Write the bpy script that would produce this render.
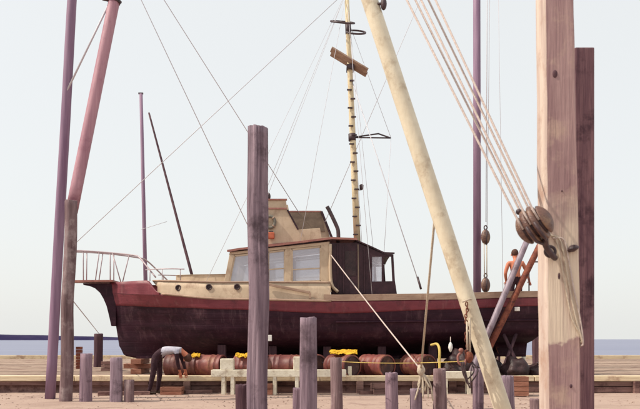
import bpy, bmesh, math, random
from mathutils import Vector, Matrix, noise
R = math.radians
random.seed(7)
for o in list(bpy.data.objects): bpy.data.objects.remove(o)
scene = bpy.context.scene
col = scene.collection

# ------------------------------------------------------------------ camera
F, CX, HY, HZ = 736.0, 320.0, 339.0, 1.35      # focal length in photo pixels, principal column, horizon row, eye height
cam = bpy.data.cameras.new('camera'); camo = bpy.data.objects.new('camera', cam); col.objects.link(camo)
camo.location = (0, 0, HZ); camo.rotation_euler = (R(90), 0, 0)
cam.sensor_width = 36.0; cam.lens = F/640*36; cam.shift_y = (HY-204.5)/640
cam.dof.use_dof = True; cam.dof.focus_distance = 19.5; cam.dof.aperture_fstop = 2.8
cam.clip_end = 12000; cam.clip_start = .1
scene.camera = camo
scene.render.resolution_x = 1024; scene.render.resolution_y = 654
# ------------------------------------------------------------------ light
SUN = Vector((-.64, -.12, .76)).normalized()
w = bpy.data.worlds.new('World'); scene.world = w; w.use_nodes = True
nt = w.node_tree; bg = nt.nodes['Background']
sky = nt.nodes.new('ShaderNodeTexSky'); sky.sky_type = 'NISHITA'; sky.sun_disc = False
sky.sun_elevation = math.asin(SUN.z); sky.sun_rotation = math.atan2(SUN.x, SUN.y)
sky.air_density = 1.0; sky.dust_density = 4.0; sky.ozone_density = 1.0
veil = nt.nodes.new('ShaderNodeMix'); veil.data_type = 'RGBA'
veil.inputs[0].default_value = .72
veil.inputs[7].default_value = (8.7, 8.8, 8.55, 1)      # even, bright summer haze over the blue
nt.links.new(sky.outputs[0], veil.inputs[6]); nt.links.new(veil.outputs[2], bg.inputs[0])
bg.inputs[1].default_value = .125
sl = bpy.data.lights.new('sun', 'SUN'); sl.energy = 4.2; sl.angle = R(.6); sl.color = (1, .90, .76)
so = bpy.data.objects.new('sun', sl); col.objects.link(so); so.location = SUN*60
so.rotation_euler = (-SUN).to_track_quat('-Z', 'Y').to_euler()
vs = scene.view_settings; vs.view_transform = 'Standard'; vs.look = 'None'; vs.exposure = 0.0; vs.gamma = 1.0

# ------------------------------------------------------------------ helpers
def P(x, y, Y): return Vector(((x-CX)/F*Y, Y, HZ+(HY-y)/F*Y))
def lerp(a, b, t): return a+(b-a)*t
def interp(tab, x):
    if x <= tab[0][0]: return tab[0][1]
    for (x0, y0), (x1, y1) in zip(tab, tab[1:]):
        if x <= x1:
            t = (x-x0)/(x1-x0); t = t*t*(3-2*t)*.5+t*.5
            return lerp(y0, y1, t)
    return tab[-1][1]

MATS = {}
def mat(name, c0, c1=None, rough=.7, scale=(3,3,3), spec=.3, bump=.15, bscale=None, detail=6, metal=0, contrast=(.35,.65), c2=None, s2=1.2, rand=0.0, streak=None, seams=0):
    m = bpy.data.materials.new(name); m.use_nodes = True; n = m.node_tree; L = n.links.new
    b = n.nodes['Principled BSDF']; b.inputs['Roughness'].default_value = rough
    b.inputs['Specular IOR Level'].default_value = spec; b.inputs['Metallic'].default_value = metal
    tc = n.nodes.new('ShaderNodeTexCoord'); mp = n.nodes.new('ShaderNodeMapping'); mp.inputs['Scale'].default_value = scale
    oi = n.nodes.new('ShaderNodeObjectInfo')
    ad = n.nodes.new('ShaderNodeVectorMath'); ad.operation = 'MULTIPLY_ADD'
    ad.inputs[1].default_value = (37, 53, 71)
    L(oi.outputs['Random'], ad.inputs[0]); L(tc.outputs['Object'], ad.inputs[2])
    L(ad.outputs[0], mp.inputs['Vector'])
    nz = n.nodes.new('ShaderNodeTexNoise'); nz.inputs['Scale'].default_value = 1; nz.inputs['Detail'].default_value = detail; nz.inputs['Roughness'].default_value = .62
    L(mp.outputs[0], nz.inputs['Vector'])
    r = n.nodes.new('ShaderNodeValToRGB'); e = r.color_ramp.elements
    e[0].position, e[1].position = contrast
    e[0].color = (*c0, 1); e[1].color = (*(c1 or [k*1.35 for k in c0]), 1)
    L(nz.outputs['Fac'], r.inputs['Fac']); out = r.outputs['Color']
    if c2:
        n2 = n.nodes.new('ShaderNodeTexNoise'); n2.inputs['Scale'].default_value = s2; n2.inputs['Detail'].default_value = 8; n2.inputs['Roughness'].default_value = .7
        L(ad.outputs[0], n2.inputs['Vector'])
        r2 = n.nodes.new('ShaderNodeValToRGB'); r2.color_ramp.elements[0].position = .52; r2.color_ramp.elements[1].position = .66
        L(n2.outputs['Fac'], r2.inputs['Fac'])
        mx = n.nodes.new('ShaderNodeMix'); mx.data_type = 'RGBA'; mx.inputs[7].default_value = (*c2, 1)
        L(r2.outputs['Color'], mx.inputs[0]); L(out, mx.inputs[6]); out = mx.outputs[2]
    if streak:                                          # dribbles and salt running down the surface
        m3 = n.nodes.new('ShaderNodeMapping'); m3.inputs['Scale'].default_value = (7,7,.8); L(ad.outputs[0], m3.inputs['Vector'])
        n3 = n.nodes.new('ShaderNodeTexNoise'); n3.inputs['Scale'].default_value = 1; n3.inputs['Detail'].default_value = 9; n3.inputs['Roughness'].default_value = .72; L(m3.outputs[0], n3.inputs['Vector'])
        r3 = n.nodes.new('ShaderNodeMapRange'); r3.inputs[1].default_value = .54; r3.inputs[2].default_value = .80; r3.inputs[4].default_value = streak[3]; L(n3.outputs['Fac'], r3.inputs[0])
        x3 = n.nodes.new('ShaderNodeMix'); x3.data_type = 'RGBA'; x3.inputs[7].default_value = (*streak[:3], 1)
        L(r3.outputs[0], x3.inputs[0]); L(out, x3.inputs[6]); out = x3.outputs[2]
    if rand:
        hv = n.nodes.new('ShaderNodeHueSaturation'); mr = n.nodes.new('ShaderNodeMapRange')
        mr.inputs[3].default_value = 1-rand; mr.inputs[4].default_value = 1+rand
        L(oi.outputs['Random'], mr.inputs[0]); L(mr.outputs[0], hv.inputs['Value']); L(out, hv.inputs['Color']); out = hv.outputs[0]
    L(out, b.inputs['Base Color'])
    if bump:
        nb = n.nodes.new('ShaderNodeTexNoise'); nb.inputs['Scale'].default_value = 1; nb.inputs['Detail'].default_value = 8
        mb = n.nodes.new('ShaderNodeMapping'); mb.inputs['Scale'].default_value = bscale or [k*4 for k in scale]
        L(ad.outputs[0], mb.inputs['Vector']); L(mb.outputs[0], nb.inputs['Vector'])
        bp = n.nodes.new('ShaderNodeBump'); bp.inputs['Strength'].default_value = bump; bp.inputs['Distance'].default_value = .02
        hsrc = nb.outputs['Fac']
        if seams:                                       # fine caulked plank seams
            sx_ = n.nodes.new('ShaderNodeSeparateXYZ'); L(tc.outputs['Object'], sx_.inputs[0])
            dv_ = n.nodes.new('ShaderNodeMath'); dv_.operation = 'MULTIPLY'; dv_.inputs[1].default_value = 1/seams; L(sx_.outputs['Z'], dv_.inputs[0])
            fr_ = n.nodes.new('ShaderNodeMath'); fr_.operation = 'PINGPONG'; fr_.inputs[1].default_value = .5; L(dv_.outputs[0], fr_.inputs[0])
            mr_ = n.nodes.new('ShaderNodeMapRange'); mr_.inputs[1].default_value = 0; mr_.inputs[2].default_value = .07; mr_.inputs[3].default_value = -1.2; mr_.inputs[4].default_value = 0; L(fr_.outputs[0], mr_.inputs[0])
            ah = n.nodes.new('ShaderNodeMath'); L(mr_.outputs[0], ah.inputs[0]); L(nb.outputs['Fac'], ah.inputs[1]); hsrc = ah.outputs[0]
        L(hsrc, bp.inputs['Height']); L(bp.outputs[0], b.inputs['Normal'])
    MATS[name] = m; return m

mat('piling', (.13,.085,.115), (.33,.235,.275), .85, (9,9,.7), .15, .8, (40,40,2.2), c2=(.085,.055,.07), s2=2.9, streak=(.05,.03,.04,.8), rand=.12)
mat('piling_grey', (.145,.10,.13), (.34,.255,.30), .85, (11,11,.5), .15, .9, (50,50,1.6), c2=(.10,.07,.085), s2=1.7, streak=(.055,.035,.045,.8), rand=.12)
mat('piling_brown', (.13,.08,.085), (.29,.20,.21), .85, (8,8,.8), .15, .9, (44,44,2.6), c2=(.36,.28,.28), s2=2.1, streak=(.05,.03,.035,.8), rand=.12)
mat('piling_dark', (.05,.025,.035), (.11,.06,.07), .85, (9,9,.9), .15, .7, (40,40,3))
mat('pink_spar', (.32,.15,.195), (.46,.25,.29), .55, (6,6,.5), .35, .3, (30,30,2), c2=(.28,.12,.16), s2=1.5)
mat('post_wood', (.10,.05,.065), (.22,.12,.13), .85, (9,9,.7), .15, .8, (40,40,2.2), c2=(.06,.03,.04), s2=2.6)
mat('purple_pole', (.19,.11,.18), (.29,.185,.265), .6, (6,6,.4), .3, .3, (30,30,2))
mat('boom_paint', (.62,.54,.40), (.78,.71,.55), .5, (2.5,2.5,2.5), .4, .2, (20,20,6), c2=(.50,.41,.29), s2=3.4, streak=(.40,.29,.20,.4))
mat('mast_paint', (.60,.49,.30), (.72,.61,.42), .55, (8,8,3), .35, .2, c2=(.40,.28,.18), s2=5)
mat('cream_paint', (.46,.355,.25), (.58,.455,.33), .6, (2.2,2.2,2.2), .35, .12, (14,14,14), c2=(.36,.25,.175), s2=2.4, streak=(.24,.14,.09,.5))
mat('white_timber', (.66,.60,.47), (.80,.75,.62), .6, (4,4,4), .3, .3, (30,6,30), c2=(.42,.34,.26), s2=5)
mat('red_paint', (.150,.022,.036), (.205,.036,.052), .5, (1.6,1.6,5), .45, .12, (3,3,24), c2=(.105,.018,.030), s2=3.0, streak=(.33,.16,.15,.5), seams=.13)
mat('hull_paint', (.022,.007,.014), (.042,.012,.024), .62, (1.2,1.2,4), .2, .22, (2,2,22), c2=(.058,.022,.033), s2=2.2, streak=(.17,.10,.11,.55), seams=.155)
mat('dark_trim', (.030,.012,.018), (.055,.022,.030), .55, (4,4,4), .3, .2)
mat('trim_red', (.26,.105,.09), (.36,.16,.13), .55, (6,6,6), .3, .2)
mat('buff_cap', (.30,.195,.145), (.43,.30,.22), .6, (1.5,6,6), .3, .3, c2=(.28,.17,.12), s2=4)
mat('olive_panel', (.16,.115,.085), (.23,.17,.125), .6, (4,4,4), .3, .2)
mat('boat_deck', (.30,.23,.18), (.42,.33,.26), .75, (1.2,10,4), .2, .3)
mat('rail_steel', (.33,.25,.28), (.45,.36,.38), .4, (9,9,9), .5, .05)
mat('pipe_grey', (.17,.125,.16), (.30,.24,.285), .5, (6,6,1.2), .4, .2, c2=(.11,.06,.065), s2=2.2)
mat('rust', (.13,.035,.025), (.26,.085,.05), .8, (7,7,7), .25, .5, c2=(.07,.025,.025), s2=6)
mat('iron', (.035,.02,.025), (.075,.04,.045), .55, (9,9,9), .5, .3)
mat('drum_red', (.115,.028,.027), (.20,.056,.046), .55, (5,5,5), .5, .2, c2=(.23,.10,.055), s2=3.5, rand=.35, streak=(.08,.03,.03,.7))
mat('drum_end', (.030,.012,.014), (.07,.028,.028), .55, (7,7,7), .4, .3, c2=(.12,.05,.03), s2=5)
mat('yellow_cloth', (.55,.30,.02), (.75,.46,.03), .7, (8,8,8), .25, .5)
mat('rope', (.46,.37,.34), (.64,.54,.49), .9, (40,40,40), .1, .5)
mat('rope_dark', (.17,.13,.16), (.25,.20,.23), .8, (30,30,30), .2, .3)
mat('rope_pale', (.46,.38,.30), (.62,.53,.42), .9, (40,40,40), .1, .5)
mat('rope_yellow', (.52,.38,.10), (.66,.50,.18), .9, (40,40,40), .1, .4)
mat('wire', (.50,.48,.52), (.60,.58,.62), .5, (20,20,20), .4, .0)
mat('block_wood', (.075,.035,.030), (.17,.085,.060), .42, (5,5,22), .5, .4, c2=(.26,.15,.09), s2=6)
mat('ground', (.33,.235,.195), (.46,.345,.285), .95, (.9,.9,.9), .1, .6, (14,14,14), c2=(.22,.14,.12), s2=.9)
mat('deck_plank', (.27,.19,.15), (.43,.32,.25), .85, (.8,9,9), .15, .5, (4,40,40), c2=(.18,.10,.08), s2=1.3, rand=.25)
mat('cap_timber', (.60,.48,.32), (.74,.62,.44), .75, (.8,9,9), .2, .4, (3,40,40), c2=(.40,.27,.19), s2=2, rand=.1)
mat('face_board', (.13,.07,.065), (.25,.15,.13), .85, (.9,8,8), .15, .5, (3,30,30), c2=(.07,.035,.035), s2=2.5, rand=.3)
mat('crate', (.22,.09,.06), (.34,.16,.11), .8, (3,3,10), .2, .4, rand=.2)
mat('tarp', (.022,.010,.012), (.05,.022,.024), .5, (5,5,5), .4, .4)
mat('far_land', (.020,.016,.055), (.038,.030,.075), .95, (.02,.02,.05), .05, 0)
mat('water', (.055,.062,.165), (.15,.15,.26), .28, (.02,.16,.2), .4, .9, (.5,1.6,1), contrast=(.38,.70))  # pale streaks paint glints into the water colour
mat('skin', (.50,.165,.095), (.58,.21,.125), .55, (9,9,9), .35, .1)
mat('hair', (.055,.022,.016), (.10,.04,.026), .7, (30,30,30), .3, .5)
mat('shirt', (.34,.33,.40), (.52,.50,.56), .85, (6,6,6), .15, .5)
mat('trousers', (.030,.014,.020), (.055,.028,.036), .85, (6,6,6), .15, .5)
mat('shoe', (.03,.015,.012), (.05,.03,.02), .6, (6,6,6), .3, .1)
mat('ring_grey', (.13,.12,.10), (.20,.18,.15), .7, (6,6,6), .3, .2)
mat('orange_paint', (.42,.10,.05), (.52,.15,.08), .6, (6,6,6), .3, .2)
mat('white_paint', (.68,.66,.62), (.78,.76,.72), .5, (6,6,6), .4, .1)
# squared timber: pinkish weathered wood with a long lighter stretch between two heights
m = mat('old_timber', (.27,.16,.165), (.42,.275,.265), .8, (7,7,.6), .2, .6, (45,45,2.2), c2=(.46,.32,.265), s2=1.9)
def pale_stretch(m, z0, z1, colr):
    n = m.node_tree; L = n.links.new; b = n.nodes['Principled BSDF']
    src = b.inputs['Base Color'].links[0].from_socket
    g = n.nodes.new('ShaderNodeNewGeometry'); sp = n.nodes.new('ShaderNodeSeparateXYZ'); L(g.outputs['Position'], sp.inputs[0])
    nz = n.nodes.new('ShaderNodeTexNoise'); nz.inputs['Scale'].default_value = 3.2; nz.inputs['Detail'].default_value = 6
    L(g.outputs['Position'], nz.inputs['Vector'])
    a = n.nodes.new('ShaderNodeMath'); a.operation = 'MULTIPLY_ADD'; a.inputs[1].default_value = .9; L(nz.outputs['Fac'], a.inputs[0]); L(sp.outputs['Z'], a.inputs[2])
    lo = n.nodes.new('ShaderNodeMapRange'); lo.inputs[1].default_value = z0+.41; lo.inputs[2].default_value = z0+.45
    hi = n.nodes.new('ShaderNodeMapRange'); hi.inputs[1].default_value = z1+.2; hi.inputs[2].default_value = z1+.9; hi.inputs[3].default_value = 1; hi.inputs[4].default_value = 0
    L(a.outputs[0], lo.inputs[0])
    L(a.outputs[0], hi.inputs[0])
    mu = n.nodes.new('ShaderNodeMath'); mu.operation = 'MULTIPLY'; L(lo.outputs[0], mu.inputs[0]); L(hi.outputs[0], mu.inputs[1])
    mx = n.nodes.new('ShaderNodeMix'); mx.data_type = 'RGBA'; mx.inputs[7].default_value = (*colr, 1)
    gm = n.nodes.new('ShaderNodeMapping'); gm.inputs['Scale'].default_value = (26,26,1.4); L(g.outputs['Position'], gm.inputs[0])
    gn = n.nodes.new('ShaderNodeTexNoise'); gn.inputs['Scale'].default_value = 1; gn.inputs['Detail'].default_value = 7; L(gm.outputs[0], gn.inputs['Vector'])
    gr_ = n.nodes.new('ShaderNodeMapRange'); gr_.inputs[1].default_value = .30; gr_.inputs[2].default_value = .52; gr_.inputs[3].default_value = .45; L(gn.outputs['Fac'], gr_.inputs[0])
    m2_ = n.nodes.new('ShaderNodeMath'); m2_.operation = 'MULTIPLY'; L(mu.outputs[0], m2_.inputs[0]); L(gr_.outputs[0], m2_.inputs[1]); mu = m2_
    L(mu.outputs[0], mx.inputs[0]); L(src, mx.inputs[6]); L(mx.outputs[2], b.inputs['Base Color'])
pale_stretch(m, 1.33, 2.45, (.68,.56,.44))
mat('sunlit_worn_wood', (.42,.31,.275), (.64,.53,.45), .8, (7,7,.6), .2, .6, (45,45,2.2), c2=(.42,.28,.22), s2=2.2)  # worn wood of the left face; sunlight on it is put into the pale colour
# glass
g = bpy.data.materials.new('glass'); g.use_nodes = True; n = g.node_tree; n.nodes.clear()
o_ = n.nodes.new('ShaderNodeOutputMaterial'); tr = n.nodes.new('ShaderNodeBsdfTransparent'); tr.inputs[0].default_value = (.94,.95,.98,1)
gl = n.nodes.new('ShaderNodeBsdfGlossy'); gl.inputs['Roughness'].default_value = .04; gl.inputs[0].default_value = (.9,.92,1,1)
df = n.nodes.new('ShaderNodeBsdfDiffuse'); df.inputs[0].default_value = (.80,.80,.88,1)
mx = n.nodes.new('ShaderNodeMixShader'); mx2 = n.nodes.new('ShaderNodeMixShader'); fr = n.nodes.new('ShaderNodeFresnel'); fr.inputs[0].default_value = 1.6
mx2.inputs[0].default_value = .42
n.links.new(tr.outputs[0], mx2.inputs[1]); n.links.new(df.outputs[0], mx2.inputs[2])
n.links.new(fr.outputs[0], mx.inputs[0]); n.links.new(mx2.outputs[0], mx.inputs[1]); n.links.new(gl.outputs[0], mx.inputs[2]); n.links.new(mx.outputs[0], o_.inputs[0])
MATS['glass'] = g

ORG = {}
class MB:
    def __init__(s): s.v = []; s.f = []; s.sm = []
    def add(s, vs, fs, sm=False):
        k = len(s.v); s.v += [Vector(q) for q in vs]; s.f += [tuple(i+k for i in q) for q in fs]; s.sm += [sm]*len(fs); return s
    def box(s, c, d, M=None):
        c = Vector(c); vs = []
        for z in (-.5,.5):
            for y in (-.5,.5):
                for x in (-.5,.5):
                    q = Vector((x*d[0], y*d[1], z*d[2])); vs.append(c+(M@q if M else q))
        return s.add(vs, [(0,2,3,1),(4,5,7,6),(0,1,5,4),(2,6,7,3),(0,4,6,2),(1,3,7,5)])
    def beam(s, a, b, wd, hd, up=Vector((0,0,1))):
        a, b = Vector(a), Vector(b); d = b-a; x = d.normalized(); y = up.cross(x)
        if y.length < 1e-4: y = Vector((0,1,0))
        y.normalize(); z = x.cross(y); M = Matrix((x,y,z)).transposed()
        return s.box((a+b)/2, (d.length, wd, hd), M)
    def tube(s, pts, r, seg=10, cap=True, closed=False):
        pts = [Vector(p) for p in pts]; n = len(pts); rr = r if isinstance(r, (list,tuple)) else [r]*n
        vs = []; fs = []; t0 = (pts[1]-pts[0]).normalized()
        u = t0.orthogonal().normalized()
        for i, p in enumerate(pts):
            if closed: t = (pts[(i+1)%n]-pts[i-1]).normalized()
            else: t = (pts[min(i+1,n-1)]-pts[max(i-1,0)]).normalized()
            u = (u-t*u.dot(t)).normalized(); v = t.cross(u)
            for k in range(seg):
                a = 2*math.pi*k/seg; vs.append(p+(u*math.cos(a)+v*math.sin(a))*rr[i])
        for i in range(n if closed else n-1):
            j = (i+1)%n
            for k in range(seg):
                k2 = (k+1)%seg; fs.append((i*seg+k, i*seg+k2, j*seg+k2, j*seg+k))
        s.add(vs, fs, True)
        if cap and not closed:
            k = len(s.v)-len(vs); s.f.append(tuple(k+i for i in reversed(range(seg)))); s.f.append(tuple(k+(n-1)*seg+i for i in range(seg))); s.sm += [False]*2
        return s
    def prism(s, pts, y0, y1):                    # outline in x,z, thick in y
        n = len(pts); vs = [(p[0], y0, p[1]) for p in pts]+[(p[0], y1, p[1]) for p in pts]
        fs = [tuple(range(n)), tuple(reversed(range(n, 2*n)))]+[(i, i+n, (i+1)%n+n, (i+1)%n) for i in range(n)]
        return s.add(vs, fs)
    def grid(s, rows, sm=True, flip=False):
        n = len(rows[0]); vs = [p for r in rows for p in r]; fs = []
        for i in range(len(rows)-1):
            for j in range(n-1):
                q = (i*n+j, i*n+j+1, (i+1)*n+j+1, (i+1)*n+j); fs.append(q[::-1] if flip else q)
        return s.add(vs, fs, sm)
    def ellipsoid(s, c, rad, M=None, nu=16, nv=10, f=None):
        c = Vector(c); rows = []
        for i in range(nv+1):
            th = math.pi*i/nv; row = []
            for j in range(nu+1):
                ph = 2*math.pi*j/nu; q = Vector((rad[0]*math.sin(th)*math.cos(ph), rad[1]*math.sin(th)*math.sin(ph), rad[2]*math.cos(th)))
                if f: q = f(q)
                row.append(c+(M@q if M else q))
            rows.append(row)
        return s.grid(rows)
    def lathe(s, prof, c=(0,0,0), M=None, seg=24, sm=True):   # profile of (axis, radius), axis along local x
        c = Vector(c); rows = []
        for a, r in prof:
            rows.append([c+(M@q if M else q) for q in [Vector((a, r*math.cos(2*math.pi*k/seg), r*math.sin(2*math.pi*k/seg))) for k in range(seg+1)]])
        return s.grid(rows, sm, True)
    def build(s, name, m, parent=None, bevel=0, org=None, fixn=True):
        xs = [q.x for q in s.v]; ys = [q.y for q in s.v]; zs = [q.z for q in s.v]
        o0 = Vector(org) if org is not None else Vector(((min(xs)+max(xs))/2, (min(ys)+max(ys))/2, min(zs)))
        me = bpy.data.meshes.new(name); me.from_pydata([q-o0 for q in s.v], [], s.f)
        me.polygons.foreach_set('use_smooth', s.sm)
        bm = bmesh.new(); bm.from_mesh(me); bmesh.ops.remove_doubles(bm, verts=bm.verts, dist=1e-5)
        if fixn: bmesh.ops.recalc_face_normals(bm, faces=bm.faces)
        bm.to_mesh(me); bm.free(); me.update()
        me.materials.append(MATS[m] if isinstance(m, str) else m)
        ob = bpy.data.objects.new(name, me); col.objects.link(ob)
        po = ORG[parent] if parent else Vector((0,0,0))
        ob.parent = parent; ob.location = o0-po; ORG[ob] = o0
        if bevel:
            bv = ob.modifiers.new('bevel', 'BEVEL'); bv.width = bevel; bv.segments = 2; bv.limit_method = 'ANGLE'; bv.angle_limit = R(40)
        return ob
def tag(o, label, cat, group=None):
    o['label'] = label; o['category'] = cat
    if group: o['group'] = group
    return o
def struct(o, kind='structure'): o['kind'] = kind; return o
def empty(name, loc, label, cat, group=None):
    o = bpy.data.objects.new(name, None); col.objects.link(o); o.location = loc; o.empty_display_size = .2
    ORG[o] = Vector(loc); return tag(o, label, cat, group)
def curve_pts(a, b, sag, n=16):
    a, b = Vector(a), Vector(b); return [a.lerp(b, i/n)-Vector((0,0,sag*4*(i/n)*(1-i/n))) for i in range(n+1)]
def smooth_path(pts, n=8):
    pts = [Vector(p) for p in pts]; q = [pts[0]*2-pts[1]]+pts+[pts[-1]*2-pts[-2]]; out = []
    for i in range(1, len(q)-2):
        for k in range(n):
            t = k/n; a, b, c, d = q[i-1:i+3]
            out.append(.5*((2*b)+(c-a)*t+(2*a-5*b+4*c-d)*t*t+(3*b-a-3*c+d)*t**3))
    return out+[pts[-1]]
def rope(name, pts, r, m, label, cat='rope', group=None, seg=8):
    return tag(MB().tube(pts, r, seg).build(name, m), label, cat, group)

# ------------------------------------------------------------------ setting: ground, pier, water, far land
EDGE, DZ = 18.42, .36                                   # the pier's near edge and its deck height
rows = []
for i in range(61):
    y = lerp(-14, EDGE+.05, i/60); row = []
    for j in range(121):
        x = lerp(-42, 42, j/120)
        row.append(Vector((x, y, .026*noise.noise(Vector((x*.5, y*.8, 0)))+.016*noise.noise(Vector((x*2, y*2, 5))))))
    rows.append(row)
struct(MB().grid(rows).build('ground', 'ground', org=(0,0,0)))
rows = [[Vector((x, y, -1.0)) for x in (-6000,-600,-100,-40,0,40,100,600,6000)] for y in (17,30,60,150,400,1200,9000)]
struct(MB().grid(rows, False).build('water', 'water', org=(0,0,0)))
rows = []                                               # low dark land across the water
xs = [-2200+25*i for i in range(81)]                   # falls away towards the bow and ends in a low point
prof = [interp([(-2200,16),(-900,15),(-620,10.5),(-500,7.5),(-410,4.6),(-330,2.2),(-240,-.6),(-200,-1.3)], x)+(1.1*noise.noise(Vector((x*.012,3,0)))+.6*noise.noise(Vector((x*.05,9,0))) if x < -330 else 0) for x in xs]
rows = [[Vector((x, 1500, -1.2)) for x in xs], [Vector((x, 1512, h*.7-.6)) for x, h in zip(xs, prof)], [Vector((x, 1545, h)) for x, h in zip(xs, prof)],
        [Vector((x, 1620, h*.9)) for x, h in zip(xs, prof)], [Vector((x, 1750, -1.2)) for x in xs]]
struct(MB().grid(rows).build('far_shore', 'far_land', org=(0,1600,-1.2)))

PY1 = 37.0
pier = struct(MB().box((0,(EDGE+.12+PY1)/2,DZ-.30), (80,PY1-EDGE-.16,.40)).build('pier', 'face_board'))
y = EDGE+.27; k = 0
while y < PY1-.3:                                       # deck planks run along the pier
    wd = random.uniform(.24,.34); x = -40+random.uniform(0,4)
    x0 = -40.0
    while x0 < 40:
        x1 = min(40, x0+random.uniform(14,24))
        MB().box(((x0+x1)/2, y+wd/2, DZ-.05+random.uniform(-.006,.006)), (x1-x0-.02, wd-.022, .10)).build('plank', 'deck_plank', pier)
        x0 = x1
    y += wd
x0 = -40.0
while x0 < 40:                                          # pale cap timber along the edge
    x1 = min(40, x0+random.uniform(4.5,6.5))
    MB().box(((x0+x1)/2, EDGE+.11, DZ+.005), (x1-x0-.02, .26, .13)).build('cap_timber', 'cap_timber', pier, .012)
    x0 = x1
for zc, th in ((.235,.10),(.09,.14)):                   # boards of the face
    x0 = -40.0
    while x0 < 40:
        x1 = min(40, x0+random.uniform(2.2,5.5))
        if random.random() > .22:
            MB().box(((x0+x1)/2, EDGE+.09+random.uniform(-.03,.01), zc+random.uniform(-.01,.01)), (x1-x0-.03, .06, th)).build('face_board', 'face_board', pier, .006)
        x0 = x1
x = -39.0
while x < 39:
    MB().box((x, EDGE-.03, .14), (random.uniform(.12,.2), .12, .30)).build('fender_post', 'face_board', pier, .01)
    x += random.uniform(.9,2.0)
MB().box((0, PY1-.15, DZ+.08), (80,.25,.20)).build('far_stringer', 'cap_timber', pier, .01)

# ------------------------------------------------------------------ the boat
YC = 21.3
boat = empty('fishing_boat', (0,YC,.8), 'old wooden fishing boat with red topsides, dark hull and cream wheelhouse, hauled out', 'boat')
XB, XS = -6.05, 5.95
def sheer(X): return interp([(-6.1,2.70),(-4.6,2.60),(-2.7,2.42),(.5,2.35),(3,2.38),(6,2.47)], X)
def redlow(X): return interp([(-6.1,2.33),(-4,2.22),(-2.7,2.155),(.5,2.03),(3,2.13),(6,2.25)], X)
def half(X): return interp([(-6.05,.05),(-5.6,.42),(-5.0,.86),(-4.2,1.28),(-3,1.65),(-1.2,1.88),(1,1.92),(3,1.88),(4.6,1.78),(6,1.60)], X)
def keelz(X): return interp([(-6.05,1.15),(-5.85,.86),(-5.4,.80),(2.5,.80),(6,.86)], X)
SECM = [(0,.035),(.07,.05),(.10,.12),(.17,.40),(.26,.68),(.36,.84),(.50,.92),(.75,.97),(1,1)]
SECB = [(0,.05),(.15,.12),(.35,.26),(.55,.44),(.75,.66),(.9,.86),(1,1)]
SECS = [(0,.03),(.20,.035),(.225,.06),(.29,.50),(.36,.80),(.46,.91),(.75,.97),(1,1)]
def hullpt(X, u, off=0.0, side=-1):
    zs, zk, b = sheer(X), keelz(X), half(X)
    wb = max(0, min(1, (-2.6-X)/3.0)); wsn = max(0, min(1, (X-1.5)/3.5))
    wb = wb*wb*(3-2*wb); wsn = wsn*wsn*(3-2*wsn)
    s_ = interp(SECM,u)*(1-wb-wsn)+interp(SECB,u)*wb+interp(SECS,u)*wsn
    z = zk+(zs-zk)*u
    # the stem leans forward a little towards the deck
    xo = 0
    if X < -4.8: xo = (1-u)*.24*((-4.8-X)/1.25)
    return Vector((X+xo, YC+side*(b*s_+off), z))
NX = 64
Xs = [XB+(XS-XB)*((i/NX)**1.25) for i in range(NX+1)]
def ured(X): return (redlow(X)-keelz(X))/(sheer(X)-keelz(X))
h = MB(); 
for sd in (-1,1):
    h.grid([[hullpt(X, ured(X)*j/22, 0, sd) for j in range(23)] for X in Xs])
h.grid([[hullpt(X, 0, 0, sd) for sd in (-1,1)] for X in Xs])
h.grid([[hullpt(XB, ured(XB)*j/22, 0, sd) for j in range(23)] for sd in (-1,1)])
# transom
h.grid([[hullpt(XS, j/22, 0, sd) for j in range(23)] for sd in (-1,1)], False)
hull = h.build('hull', 'hull_paint', boat)
b_ = MB()
for sd in (-1,1):
    b_.grid([[hullpt(X, ured(X)-.004, -.03, sd)]+[hullpt(X, lerp(ured(X)-.004,1,j/6), .008, sd) for j in range(7)]+[hullpt(X, 1, -.02, sd)] for X in Xs])
b_.grid([[hullpt(XB, lerp(ured(XB)-.004,1,j/6), .008, sd)+Vector((-.004,0,0)) for j in range(7)] for sd in (-1,1)])
b_.build('topside_band', 'red_paint', hull)
# raised bulwark round the bow
def bulw_top(X): return interp([(-6.1,2.98),(-4.75,2.97),(-4.45,2.64),(-4.3,2.60)], X)
bw = MB(); BX = [lerp(XB, -4.38, i/24) for i in range(25)]
for sd in (-1,1):
    bw.grid([[Vector((hullpt(X,1).x, YC+sd*(half(X)+.010+.02*k), lerp(sheer(X)-.03, max(bulw_top(X), sheer(X)), k))) for k in (0,.35,.7,1)]+
             [Vector((hullpt(X,1).x, YC+sd*max(.0,(half(X)-.06)), max(bulw_top(X), sheer(X))))] for X in BX])
bw.grid([[Vector((XB-.004, YC+sd*(half(XB)+.006+.05*k), lerp(sheer(XB)-.01, 2.98, k))) for k in (0,1)] for sd in (-1,1)])
bw.build('bow_bulwark', 'red_paint', hull)
# rub rail and gunwale cap
for sd in (-1,1):
    MB().tube([hullpt(X, (lerp(2.02,1.80,min(1,max(0,(X+5)/5)))+ (0.0 if X<1 else (X-1)*.012)-keelz(X))/(sheer(X)-keelz(X)), .015, sd) for X in Xs if X > .4], .028, 8).build('rub_rail', 'hull_paint', hull)
    g_ = MB(); GX = [lerp(.1, XS, i/30) for i in range(31)]
    g_.grid([[Vector((X, YC+sd*(half(X)+.03), sheer(X)+.005)), Vector((X, YC+sd*(half(X)+.035), sheer(X)+.17)), Vector((X, YC+sd*(half(X)-.10), sheer(X)+.18)), Vector((X, YC+sd*(half(X)-.11), sheer(X)-.02))] for X in GX], False)
    g_.build('gunwale_cap', 'buff_cap', boat)
    st = MB(); GX = [lerp(-4.3, .3, i/24) for i in range(25)]
    st.tube([hullpt(X, 1, .012, sd) for X in GX], .03, 8).build('sheer_rail', 'buff_cap', hull)
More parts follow.
